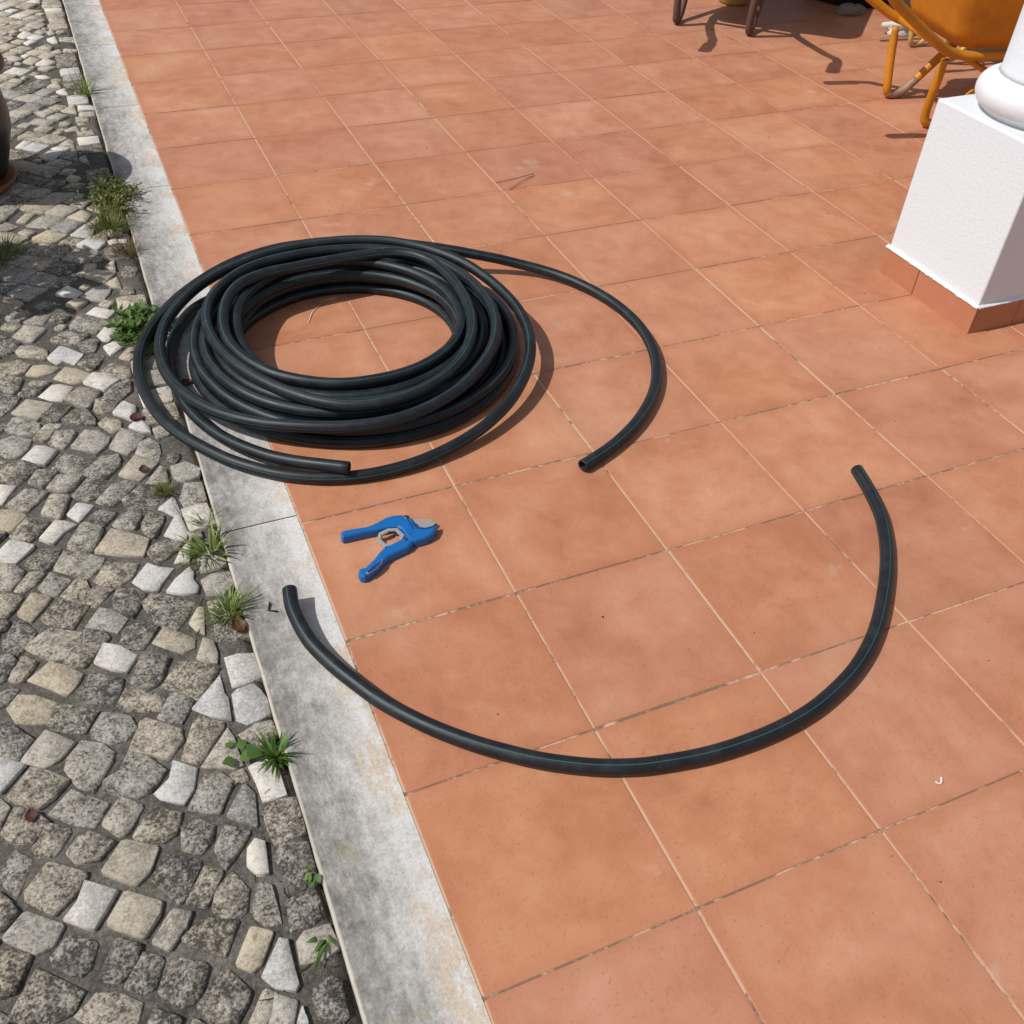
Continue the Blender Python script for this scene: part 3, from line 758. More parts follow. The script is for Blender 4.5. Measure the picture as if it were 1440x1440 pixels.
# ragged paint line along the skirting top
v = []; f = []; rr = random.Random(3)
def paint_line(p0, p1, nrm):
    b = len(v); n = 60; p0 = Vector(p0); p1 = Vector(p1); nrm = Vector(nrm)
    for i in range(n + 1):
        q = p0 + (p1 - p0) * i / n; out_ = .0085 + rr.uniform(-.0006, .0010) + .0012 * noise.noise((i * .35, p0.x * 9, p0.y * 7)); dn = .0035 + .003 * noise.noise((i * .3, 3, p0.x * 5)) + rr.uniform(-.0006, .0006)
        v.extend([tuple(q + Vector((0, 0, .0055))), tuple(q + nrm * out_ + Vector((0, 0, .0016))), tuple(q + nrm * (out_ + .0004) - Vector((0, 0, max(.0005, dn - .003))))])
    for i in range(n):
        a = b + i * 3; f.extend([(a, a + 1, a + 4, a + 3), (a + 1, a + 2, a + 5, a + 4)])
e_ = hw + .0002
paint_line((-e_, e_ + .006, .078), (-e_, -e_ - .006, .078), (-1, 0, 0)); paint_line((-e_ - .006, -e_, .078), (e_ + .006, -e_, .078), (0, -1, 0))
link('paint_edge', mesh('paint_edge', v, f), M['gloss'], col)

# ================================================================== PIPES
R0 = .0137
def pipe_mesh(P, seg=18, twist=0.0, ph=.3):
    P = [Vector(p) for p in P]; T, F = frames(P); v = []; f = []; uv = []; L = 0; ls = []
    for i, p in enumerate(P):
        if i: L += (p - P[i - 1]).length
        ls.append(L); u, w_ = F[i]; tw = ph + twist * L
        for j in range(seg):
            a = 2 * pi * j / seg + tw; v.append(p + u * (cos(a) * R0) + w_ * (sin(a) * R0))
    n = len(P)
    def quad(a, b, c_, d, us): f.append((a, b, c_, d)); uv.extend(us)
    for i in range(n - 1):
        for j in range(seg):
            a = i * seg + j; b = i * seg + (j + 1) % seg
            quad(a, b, b + seg, a + seg, [(ls[i], j / seg), (ls[i], (j + 1) / seg), (ls[i + 1], (j + 1) / seg), (ls[i + 1], j / seg)])
    for end in (0, 1):                       # hollow ends: rim, then the bore going in
        idx = 0 if end == 0 else n - 1; p = P[idx]; t = T[idx] * (1 if end == 0 else -1); u, w_ = F[idx]; tw = ph + twist * ls[idx]; prev = [idx * seg + j for j in range(seg)]
        for (r, dpt) in ((R0 - .0008, -.0006), (R0 - .0034, -.0004), (R0 - .0040, .001), (R0 - .0040, .028)):
            b0 = len(v)
            for j in range(seg):
                a = 2 * pi * j / seg + tw; v.append(p + t * dpt + u * (cos(a) * r) + w_ * (sin(a) * r))
            for j in range(seg):
                q = (prev[j], prev[(j + 1) % seg], b0 + (j + 1) % seg, b0 + j); f.append(q if end else q[::-1]); uv.extend([(0, 0.0)] * 4)
            prev = [b0 + j for j in range(seg)]
        f.append(tuple(prev) if end else tuple(prev[::-1])); uv.extend([(0, 0.0)] * seg)
    me = mesh('pipe', v, f, True); lay = me.uv_layers.new(name='pipe')
    lay.data.foreach_set('uv', [c_ for q in uv for c_ in q]); return me
COIL = [(129,422,41),(79,455,38),(31,491,33),(-12,531,28),(-50,577,24),(-83,626,20),(-111,679,18),(-132,734,16),(-147,792,15),(-155,851,15),(-158,911,14),(-155,970,14),(-147,1030,14),(-132,1087,14),(-110,1143,14),(-81,1194,14),(-42,1234,14),(7,1260,14),(63,1275,14),(121,1287,14),(179,1300,14),(238,1310,14),(297,1313,14),(357,1308,14),(414,1294,14),(470,1271,14),(521,1241,14),(568,1204,14),(608,1160,14),(641,1111,14),(666,1057,14),(682,1000,14),(689,941,14),(687,882,14),(677,823,14),(658,767,14),(631,714,14),(597,665,14),(556,622,14),(510,585,14),(458,555,14),(403,533,14),(345,520,14),(285,517,14),(226,522,14),(167,537,14),(112,560,14),(61,591,14),(15,630,14),(-25,675,14),(-58,726,14),(-83,781,14),(-99,839,14),(-106,899,14),(-103,959,14),(-89,1017,14),(-66,1073,14),(-35,1125,14),(4,1171,14),(49,1211,14),(99,1242,14),(154,1265,14),(212,1280,14),(271,1286,14),(330,1283,14),(388,1270,14),(443,1248,14),(494,1218,14),(540,1181,14),(580,1137,14),(614,1088,14),(638,1034,14),(654,978,14),(660,919,14),(656,860,14),(643,803,14),(619,749,14),(588,699,14),(549,655,14),(504,617,14),(453,587,14),(399,565,14),(342,551,14),(283,546,14),(224,552,14),(167,567,14),(113,591,14),(63,624,14),(20,664,14),(-17,711,14),(-46,763,14),(-67,818,14),(-77,876,14),(-77,935,14),(-67,994,14),(-47,1050,14),(-18,1102,14),(19,1148,14),(64,1187,14),(114,1219,14),(169,1242,14),(227,1255,14),(286,1259,14),(345,1252,14),(402,1236,14),(454,1209,14),(501,1173,14),(541,1130,14),(573,1080,14),(596,1026,14),(610,970,14),(615,911,14),(609,853,14),(593,797,14),(567,744,14),(532,697,14),(488,658,14),(438,626,14),(384,604,14),(326,591,14),(268,588,14),(210,595,14),(153,611,14),(101,637,14),(54,672,14),(14,715,14),(-17,764,14),(-39,818,14),(-49,876,14),(-50,935,14),(-40,992,14),(-19,1047,14),(11,1096,14),(50,1140,14),(96,1175,14),(147,1203,14),(202,1222,14),(259,1231,14),(317,1229,14),(374,1216,14),(427,1193,14),(475,1160,14),(516,1118,14),(547,1069,14),(568,1014,14),(578,957,14),(578,898,14),(568,840,14),(547,785,14),(517,735,14),(478,692,14),(432,657,14),(379,632,14),(322,619,14),(264,616,14),(207,625,14),(152,644,14),(102,672,14),(58,710,14),(22,755,14),(-4,806,14),(-20,862,14),(-24,919,14),(-17,976,14),(2,1029,14),(31,1078,14),(70,1121,14),(116,1156,14),(168,1182,14),(223,1198,14),(281,1202,14),(338,1195,14),(392,1177,14),(442,1148,14),(485,1109,14),(518,1063,14),(540,1010,14),(550,953,14),(548,896,14),(534,840,14),(509,787,14),(474,741,14),(430,702,14),(380,673,14),(326,655,14),(269,648,14),(212,654,15),(159,673,15),(111,703,16),(70,742,17),(38,789,18),(16,842,20),(4,898,24),(3,955,29),(13,1012,34),(33,1066,38),(63,1114,39),(101,1155,40),(148,1185,40),(200,1205,39),(256,1214,39),(312,1211,39),(367,1199,39),(419,1175,39),(466,1143,39),(506,1102,39),(538,1055,39),(561,1002,39),(573,946,39),(574,888,40),(563,832,40),(540,778,40),(507,731,39),(466,691,39),(417,660,39),(363,639,39),(307,628,39),(249,628,39),(192,640,39),(139,662,39),(91,695,39),(50,735,39),(17,784,39),(-5,837,40),(-18,894,40),(-21,952,40),(-14,1010,40),(4,1066,40),(32,1117,40),(69,1162,39),(115,1198,39),(167,1224,39),(224,1240,39),(282,1245,38),(341,1239,38),(397,1223,38),(450,1196,38),(496,1159,38),(535,1115,38),(565,1065,38),(587,1011,38),(599,953,38),(601,895,38),(592,836,38),(573,781,38),(543,730,38),(505,686,38),(460,649,38),(408,623,38),(352,606,39),(294,599,39),(235,602,39),(178,616,39),(125,639,38),(76,671,38),(34,711,38),(0,759,39),(-26,812,39),(-42,868,39),(-49,927,40),(-47,985,40),(-34,1043,41),(-12,1097,41),(19,1146,41),(59,1189,41),(105,1224,40),(157,1250,40),(214,1266,39),(272,1272,39),(331,1268,39),(389,1256,38),(444,1234,38),(495,1204,38),(539,1165,37),(576,1119,37),(604,1068,37),(623,1012,37),(632,954,36),(631,895,36),(621,837,36),(602,781,36),(575,728,35),(540,681,35),(497,641,34),(448,608,34),(394,584,35),(337,571,35),(278,567,35),(219,574,36),(162,590,36),(108,615,37),(59,649,37),(17,690,38),(-19,737,38),(-46,790,39),(-65,847,39),(-75,906,39),(-76,965,39),(-68,1024,39),(-50,1080,39),(-24,1133,40),(12,1181,40),(55,1222,40),(104,1255,39),(159,1279,39),(217,1294,39),(276,1299,39),(336,1296,39),(394,1283,39),(450,1262,39),(503,1233,39),(551,1197,39),(593,1155,39),(628,1107,40),(655,1054,40),(674,998,40),(683,939,41),(682,880,41),(673,822,41),(653,766,41),(626,714,41),(591,666,41),(550,624,41),(502,588,41),(450,560,40),(394,539,40),(336,528,40),(276,526,40),(217,533,41),(160,550,41),(105,576,42),(55,610,42),(11,651,44),(-27,699,45),(-58,751,47),(-80,808,50),(-94,867,53),(-97,927,58),(-89,987,62),(-72,1045,65),(-45,1100,67),(-9,1149,68),(33,1192,68),(82,1228,68),(135,1257,68),(192,1276,67),(251,1286,66),(311,1286,65),(370,1275,65),(426,1255,64),(478,1226,64),(524,1188,64),(564,1144,63),(597,1095,63),(621,1041,63),(637,984,63),(643,925,62),(640,866,62),(626,809,62),(603,755,62),(570,706,62),(530,663,62),(483,627,62),(431,599,62),(375,579,63),(317,568,63),(258,567,63),(199,574,63),(142,591,64),(89,617,64),(41,652,65),(0,694,66),(-33,743,68),(-56,797,69),(-70,854,70),(-74,913,70),(-67,972,70),(-51,1028,70),(-24,1081,70),(11,1129,70),(53,1171,69),(102,1206,68),(155,1232,67),(212,1250,67),(270,1257,66),(329,1254,65),(386,1241,64),(440,1217,64),(488,1184,64),(530,1142,63),(563,1093,63),(588,1040,63),(602,983,63),(607,924,64),(602,865,64),(587,808,64),(562,754,65),(529,706,65),(487,665,65),(438,633,65),(384,610,65),(326,597,65),(268,594,65),(210,601,65),(154,618,65),(102,645,65),(55,679,65),(16,722,65),(-15,771,66),(-36,825,66),(-46,882,67),(-46,940,67),(-34,996,67),(-11,1050,67),(22,1100,67),(62,1143,66),(109,1179,65),(161,1205,64),(217,1222,63),(275,1228,62),(333,1224,62),(389,1208,62),(441,1183,62),(487,1147,63),(525,1103,63),(553,1053,64),(571,997,65),(578,939,66),(573,880,66),(558,824,66),(533,771,66),(499,724,66),(456,684,66),(407,652,66),(353,631,66),(296,622,65),(238,624,65),(181,638,65),(128,662,65),(81,696,66),(42,738,66),(11,787,66),(-9,841,67),(-18,897,68),(-15,954,67),(0,1009,65),(26,1060,65),(62,1105,65),(106,1143,65),(156,1172,64),(210,1190,63),(268,1196,62),(325,1190,61),(379,1173,60),(430,1146,59),(474,1109,59),(509,1063,58),(535,1012,58),(548,956,57),(549,899,57),(538,842,57),(514,790,57),(480,743,58),(437,705,58),(388,675,59),(333,657,59),(277,650,60),(220,655,60),(166,672,62),(117,701,63),(76,740,64),(44,787,67),(22,840,70),(10,896,74),(9,954,80),(18,1011,86),(36,1065,90),(65,1114,90),(103,1156,89),(150,1188,90),(202,1209,90),(257,1219,89),(314,1216,88),(368,1201,86),(419,1175,85),(464,1139,84),(501,1095,84),(529,1044,84),(547,989,84),(553,931,84),(549,873,84),(533,818,84),(505,767,85),(468,723,85),(422,688,86),(370,663,86),(314,649,87),(256,646,88),(198,653,88),(144,672,89),(94,701,91),(50,740,92),(17,787,94),(-7,840,96),(-20,897,98),(-20,955,101),(-10,1012,104),(9,1066,107),(38,1111,111),(78,1142,114),(131,1159,115),(189,1168,113),(248,1173,112),(308,1177,112),(368,1179,111),(427,1177,111),(481,1166,110),(524,1138,109),(553,1095,107),(568,1041,105),(575,983,103),(575,924,102),(569,866,101),(556,809,100),(536,754,99),(508,702,98),(473,655,97),(430,615,96),(381,583,95),(327,562,94),(269,552,93),(212,557,92),(159,577,91),(112,610,91),(71,653,91),(35,700,91),(4,751,92),(-21,804,93),(-40,861,94),(-51,919,95),(-54,978,96),(-47,1036,97),(-30,1092,97),(-2,1143,97),(35,1187,97),(80,1223,97),(133,1247,97),(190,1260,97),(249,1264,97),(308,1262,97),(367,1252,97),(423,1235,97),(476,1209,97),(522,1174,97),(560,1131,97),(589,1080,98),(609,1025,98),(622,967,98),(627,908,97),(624,849,96),(612,791,94),(591,736,92),(561,685,89),(524,640,86),(480,600,82),(432,565,78),(379,539,75),(323,521,72),(265,514,69),(207,517,68),(149,531,66),(94,552,65),(41,579,63),(-9,611,60),(-54,650,57),(-92,695,53),(-123,745,50),(-148,799,48),(-165,855,46),(-174,914,46),(-174,973,47),(-166,1031,50),(-147,1086,56),(-117,1135,64),(-78,1179,72),(-33,1217,80),(18,1246,87),(73,1267,93),(131,1282,99),(190,1290,103),(250,1293,106),(309,1288,108),(368,1277,110),(425,1258,111),(478,1233,111),(529,1200,109),(573,1161,106),(612,1115,102),(643,1064,98),(666,1009,92),(683,952,86),(694,893,80),(697,834,74),(691,775,68),(676,718,64),(653,664,59),(621,613,53),(584,568,47),(541,527,40),(493,493,34),(441,464,28),(386,442,24),(329,426,20),(270,416,17),(211,414,15),(153,419,14),(95,433,14),(41,456,14),(-10,487,14),(-56,525,15),(-97,568,15),(-132,616,15),(-163,667,14),(-189,721,12),(-208,777,9),(-221,835,7),(-229,895,5),(-232,954,5),(-228,1013,5),(-216,1071,8),(-194,1124,14),(-162,1169,25),(-120,1207,40),(-72,1238,55),(-22,1267,66),(31,1293,75),(86,1314,81),(143,1327,85),(202,1332,89),(261,1328,91),(320,1321,92),(379,1309,91),(437,1294,89),(494,1275,86),(549,1253,81),(604,1230,75),(658,1206,68),(713,1183,58),(768,1162,47),(821,1138,35),(870,1108,26),(912,1068,21),(946,1021,18),(973,968,16),(992,912,16),(1004,854,16),(1009,795,16),(1007,735,16),(997,677,16),(980,620,16),(956,566,16),(926,514,16),(890,467,16),(849,424,16),(804,385,16),(755,351,16),(703,321,16),(649,297,16),(612,283,16)]
pts = catmull([(a / 1000, b / 1000, c_ / 1000) for a, b, c_ in COIL], 4)
o = link('pipe_coil', pipe_mesh(pts, 18, .16, .2), M['pipe'])
tag(o, 'loose coil of black green-striped plastic pipe lying across the tiles and kerb', 'pipe coil')
CUT = [(-68, 130, 33), (-73, 81, 29), (-64, 10, 23), (-41, -51, 18), (-13, -106, 15), (20, -164, 14), (69, -229, 14), (120, -283, 14), (167, -324, 14), (222, -365, 14), (287, -402, 14), (342, -425, 14), (392, -439, 14), (481, -454, 14), (578, -457, 14), (668, -448, 14), (747, -427, 14), (830, -392, 14), (915, -336, 14), (1001, -256, 14), (1071, -176, 14), (1126, -92, 15), (1154, -18, 19), (1173, 55, 22)]
pts = catmull([(a / 1000, b / 1000, c_ / 1000) for a, b, c_ in CUT], 6)
o = link('pipe', pipe_mesh(pts, 24, -.12, 1.15), M['pipe'])
tag(o, 'single cut length of black pipe bent in a half circle on the foreground tiles', 'pipe')

# ================================================================== PIPE CUTTER
body = [(63.5, 259.3), (67.4, 263.3), (86.3, 262.5), (118.0, 258.1), (139.8, 262.8), (158.9, 270.3), (172.6, 272.0), (192.1, 268.2), (202.9, 260.7), (209.1, 251.0), (209.9, 241.0), (208.3, 229.2), (211.2, 218.4), (224.1, 212.2), (239.6, 213.3), (249.7, 217.9), (247.2, 206.3), (234.6, 191.6), (216.3, 184.8), (195.6, 183.9), (184.3, 188.7), (182.7, 200.2), (181.8, 214.2), (179.6, 227.5), (174.0, 236.0), (162.1, 239.3), (140.4, 240.8), (113.5, 243.2), (86.4, 244.1), (64.8, 244.6), (61.8, 249.8)]
blade = [(206.3, 256.8), (227.1, 248.2), (246.7, 238.9), (252.3, 226.8), (243.9, 220.1), (226.5, 219.1), (213.9, 221.0), (208.7, 230.5), (207.5, 243.6)]
low = [(200.3, 205.9), (200.2, 196.3), (189.3, 184.2), (176.7, 174.1), (153.7, 168.2), (134.2, 163.7), (122.1, 156.6), (110.9, 146.6), (97.5, 137.7), (83.0, 130.5), (73.1, 126.7), (66.6, 131.2), (64.6, 142.1), (70.3, 152.6), (82.3, 151.6), (102.8, 166.5), (122.9, 185.1), (134.0, 191.6), (147.8, 194.9), (164.0, 199.6), (176.9, 205.1), (186.1, 210.4), (194.3, 212.8)]
grip = [(118.1, 158.1), (110.9, 146.6), (97.5, 137.7), (83.4, 131.7), (79.7, 136.8), (93.3, 146.9), (107.9, 154.2)]
link1 = [(137.7, 232.2), (129.0, 219.1), (137.0, 198.0), (156.1, 198.0)]
link2 = [(134.9, 229.1), (155.1, 234.8), (170.3, 230.2), (176.4, 209.4), (168.3, 201.5)]
bolts = [(199.9, 254.4), (191.7, 205.0), (177.7, 195.3)]

mm = lambda L: [(a / 1000 - .16, b / 1000 - .21) for a, b in L]
ct = tag(empty('pipe_cutter', (.16, .21, .0002)), 'blue ratchet pipe cutter with open handles lying on a terracotta tile', 'pipe cutter')
def cpart(name, poly, z0, z1, m, b=.002, par=ct):
    me = prism(mm(poly), z0, z1, b); return link(name, me, m, par)
def offs(poly, d):
    q = mm(poly); c_ = centre(q); return q
slot = [(209.5, 238), (211.3, 226), (214.6, 217.5), (225.5, 211.2), (239.0, 211.8), (247.5, 214.8), (246.8, 212.6), (238.5, 208.6), (225, 207.8), (211.8, 214.6), (207.6, 226), (206.5, 238)]
hb = cpart('upper_handle', body, .002, .0205, M['blue'], .0055)
lb = cpart('lower_handle', low, .0005, .0185, M['blue'], .0058)
link('jaw_slot', prism(mm(slot), .0195, .0212, .0003), M['dblue'], hb)
link('blade_slot', prism(mm([(198.5, 246), (201.5, 246), (203, 216), (200, 215)]), .0197, .0209, .0003), M['dblue'], hb)
rimg = mm(grip); cg = Vector(centre(rimg)); rim_o = [tuple(cg + (Vector(p) - cg) * 1.10) for p in rimg]
link('grip_rim', prism(rim_o, .0176, .01865, .0003), M['steel'], lb)
cpart('blade', blade, .0098, .0128, M['steel'], .0006)
link('grip_recess', prism(mm(grip), .0178, .0190, .0004), M['dblue'], lb)
def strip(L, wd):
    q = [Vector(p) for p in L]; l_, r_ = [], []
    for i, p in enumerate(q):
        t = (q[min(i + 1, len(q) - 1)] - q[max(i - 1, 0)]).normalized(); nn = Vector((-t.y, t.x)) * wd / 2; l_.append(tuple(p + nn)); r_.append(tuple(p - nn))
    return l_ + r_[::-1]
rl = cpart('ratchet_link', strip(link1, 8.5), .0085, .0145, M['steel'], .0006)
rb = cpart('ratchet_bar', strip(link2, 8.0), .0152, .0185, M['steel'], .0006)
for i in range(4):
    a = Vector(link2[0]).lerp(Vector(link2[1]), .25 + i * .17) if i < 4 else Vector(link2[1]).lerp(Vector(link2[2]), (i - 4) * .5 + .2)
    t = Vector((2.6, -5.2)); q = [(a.x - 2, a.y - 3), (a.x + 2, a.y - 3), (a.x + .3, a.y - 6.5)]
    link('tooth', prism(mm(q), .0153, .0184, 0), M['steel'], rb)
for i, (a, b) in enumerate(bolts):
    r_ = .0048 if i == 0 else .0034; z0 = .0204 if i == 0 else .0183
    v, f = lathe([(r_ * 1.15, z0), (r_ * 1.15, z0 + .0012), (r_ * .9, z0 + .0022), (r_ * .45, z0 + .0023), (r_ * .4, z0 + .0012)], 18, (a / 1000 - .16, b / 1000 - .21))
    link('bolt', mesh('bolt', v, f), M['dsteel'], ct)

# ================================================================== WHEELBARROWS
def loft(r0, r1, z0, z1, shift, n=6, rad0=.06, rad1=.09, rows=5):
    def rrect(x0, x1, y0, y1, r, z):
        out = []
        for (cx, cy, a0) in ((x1 - r, y1 - r, 0), (x0 + r, y1 - r, 90), (x0 + r, y0 + r, 180), (x1 - r, y0 + r, 270)):
            for i in range(n + 1):
                a = radians(a0 + 90 * i / n); out.append(Vector((cx + r * cos(a), cy + r * sin(a), z)))
        return out
    A = rrect(*r0, rad0, z0); B = rrect(*r1, rad1, z1); N = len(A); v = []; f = []
    for i in range(rows + 1):
        t = i / rows; ease = t
        for a, b in zip(A, B): v.append(a.lerp(b, ease))
    for i in range(rows):
        for j in range(N): f.append((i * N + j, i * N + (j + 1) % N, (i + 1) * N + (j + 1) % N, (i + 1) * N + j))
    f.append(tuple(reversed(range(N)))); return v, f, B
def wheelbarrow(loc, rz, label, paint, legm, footw=.16, tubeR=.0165, handle=.56, rise=.27, tray=True, worn=False, splay=.12, railw=.2, wheel_x=.86, group=None):
    t = tag(empty('wheelbarrow', loc, rz), label, 'wheelbarrow', group)
    zr = .275
    for s in (-1, 1):
        yr = s * railw; yh = s * (railw + splay * .75)
        P = catmull([(-handle - .02, yh, zr + rise), (-handle + .13, yh, zr + rise - .004), (-handle + .24, s * (railw + splay * .55), zr + rise * .70), (-.10, s * (railw + .02), zr + .05), (.0, yr, zr + .008), (.12, yr, zr), (.45, s * (railw * .75), zr), (wheel_x - .16, s * .075, zr - .03), (wheel_x, s * .062, .185)], 6)
        v, f = tube(P, tubeR * 1.05, 12); fr = link('handle', mesh('handle', v, f, True), paint, t)
        v, f = tube([(-handle - .05, yh, zr + rise), (-handle - .045, yh, zr + rise), (-handle + .085, yh, zr + rise - .003), (-handle + .09, yh, zr + rise - .003)], [tubeR * 1.1, tubeR * 1.45, tubeR * 1.4, tubeR * 1.2], 12)
        link('grip', mesh('grip', v, f, True), M['tyre'], fr)
        # V-shaped leg bent from one tube
        yf = s * footw
        P = catmull([(-.035, yr * .98, zr - .012), (-.030, yr * .9, zr * .6), (-.022, yf, .062), (-.010, yf, tubeR + .008), (.020, yf, tubeR + .001), (.055, yf, tubeR + .014), (.085, yf * 1.0, .06), (.20, yf * 1.04, zr * .66), (.29, yr * .92, zr - .012)], 6)
        rr = []
        for p in P: rr.append(tubeR * (1.0 if p.z < zr * .8 else .85))
        v, f = tube(P, rr, 12); lg = link('leg', mesh('leg', v, f, True), legm, t)
        # bare metal where the foot rubs
        Q = [p for p in P if p.z < .05]
        if worn and s == 1:
            Q = [p for p in P if p.z < .085 and p.x > -.012]; v, f = tube(Q, tubeR * 1.025, 12); link('worn_foot', mesh('worn_foot', v, f, True), M['worn'], lg)
    v, f = tube([(.215, -footw * 1.05, zr * .68), (.215, footw * 1.05, zr * .68)], tubeR * .72, 10); link('leg_brace', mesh('leg_brace', v, f, True), legm, t)
    v, f = tube([(-.025, -railw - .012, zr + .014), (-.025, railw + .012, zr + .014)], tubeR * .8, 10); link('crossbar', mesh('crossbar', v, f, True), paint, t)
    # wheel
    prof = []
    for i in range(24):
        a = 2 * pi * i / 24; prof.append((.145 + .04 * cos(a), .038 * sin(a)))
    v = []; f = []; S = 32
    for i, (r, y_) in enumerate(prof):
        for j in range(S):
            a = 2 * pi * j / S; v.append((wheel_x + r * cos(a), y_, .185 + r * sin(a)))
    for i in range(24):
        for j in range(S):
            f.append((i * S + j, i * S + (j + 1) % S, ((i + 1) % 24) * S + (j + 1) % S, ((i + 1) % 24) * S + j))
    wh = link('wheel', mesh('wheel', v, f, True), M['tyre'], t)
    v, f = lathe([(.02, -.05), (.03, -.03), (.11, -.02), (.11, .02), (.03, .03), (.02, .05)], 24)
    v = [(wheel_x + a, z, .185 + b) for a, b, z in v]; link('hub', mesh('hub', v, f, True), paint, wh)
    if tray:
        v, f, top = loft((.005, .50, -railw + .0, railw - .0), (-.11, .84, -.30, .30), zr + .028, .585, 0, 6, .05, .10, 6)
        me = mesh('tray', v, f, True); bm = bmesh.new(); bm.from_mesh(me); bmesh.ops.recalc_face_normals(bm, faces=bm.faces)
        bmesh.ops.solidify(bm, geom=bm.faces[:], thickness=.003); bm.to_mesh(me); bm.free(); me.polygons.foreach_set('use_smooth', [True] * len(me.polygons))
        tr = link('tray', me, paint, t)
        v, f = tube(top + [top[0]], .009, 8, cap=False); link('rim', mesh('rim', v, f, True), paint, tr)
    return t
wheelbarrow((2.816, 1.841, 0), radians(-13), 'orange-yellow wheelbarrow standing behind the white column, its tray cut by the photo edge', M['yellow'], M['yellow'], .160, worn=True)
wheelbarrow((2.624, 2.995, 0), radians(45), 'wheelbarrow with rusty brown legs at the top of the photo casting bent handle shadows', M['rust'], M['rust'], .174, .0175, .56, .27, True, False, .11, .20)
wheelbarrow((3.40, 2.40, 0), radians(-6), 'pale yellow thin-legged wheelbarrow partly hidden behind the orange wheelbarrow', M['pale'], M['pale'], .12, .0105, .46, .26, True, False, .08, .16)

# ================================================================== POTS
def pot(loc, h, R, label, plant=False):
    t = tag(empty('plant_pot', loc), label, 'plant pot')
    prof = [(R * .55, .030), (R * .62, .036), (R * .75, h * .28), (R * .85, h * .45), (R * .87, h * .56), (R * .84, h * .72), (R * .80, h * .82), (R * .80, h * .86)]
    v, f = lathe(prof, 40); link('body', mesh('body', v, f, True), M['clay'], t)
    prof = [(R * .78, h * .861), (R * .90, h * .87), (R * .985, h * .89), (R, h * .925), (R * .985, h * .96), (R * .93, h * .985), (R * .97, h), (R * .93, h * 1.01), (R * .80, h * 1.0), (R * .76, h * .93)]
    v, f = lathe(prof, 40); link('rim', mesh('rim', v, f, True), M['clayrim'], t)
    prof = [(R * .55, .001), (R * .68, .004), (R * .74, .028), (R * .70, .029), (R * .60, .012)]
    v, f = lathe(prof, 40); link('saucer', mesh('saucer', v, f, True), M['saucer'], t)
    v, f = lathe([(R * .755, h * .94), (R * .75, h * .945)], 30); link('soil', mesh('soil', v, f), M['soil'], t)
    return t
pot((-.598, 2.245, -.012), .392, .215, 'dark glazed clay plant pot with a brown rim on the cobbles at the left edge')

# ================================================================== WEEDS, LEAVES, BITS
def leafmesh(name, v, f, shade):
    me = mesh(name, v, f, True); at = me.attributes.new('shade', 'FLOAT', 'POINT'); at.data.foreach_set('value', shade); return me
def tuft(loc, n, ln, wd, spread, seed, flat=.0, lean=(0, 0), rad=.012):
    rr = random.Random(seed); v, f, sh = [], [], []
    for i in range(n):
        a = rr.uniform(0, 2 * pi); d = Vector((cos(a), sin(a), 0)); up = rr.uniform(.12, 1.15) * (1 - flat) + .08; L = ln * rr.choice((rr.uniform(.3, .7), rr.uniform(.5, 1.0), rr.uniform(.8, 1.25))); w_ = wd * rr.uniform(.6, 1.1); s_ = rr.random()
        p = d * rr.uniform(0, rad); p.z = -.012; d = (d + Vector((rr.gauss(0, .35), rr.gauss(0, .35), 0))).normalized(); dirv = (d * spread * rr.uniform(.2, 1) + Vector((lean[0], lean[1], up))).normalized(); side = Vector((-d.y, d.x, rr.uniform(-.5, .5))).normalized(); b = len(v); K = 5
        for k in range(K + 1):
            t = k / K; ww = w_ * (1 - t ** 2.2) * (.55 + .9 * t * (1 - t) * 2) * .5
            v.extend([tuple(p - side * ww), tuple(p + side * ww)]); sh.extend([min(1, s_ * .7 + t * .3)] * 2)
            dirv = (dirv + Vector((0, 0, -.22 * rr.uniform(.5, 1.3) * t * 1.6))).normalized(); p = p + dirv * L / K
            if p.z < -.008: p.z = -.008
        for k in range(K): f.append((b + 2 * k, b + 2 * k + 1, b + 2 * k + 3, b + 2 * k + 2))
    return leafmesh('tuft', v, f, sh)
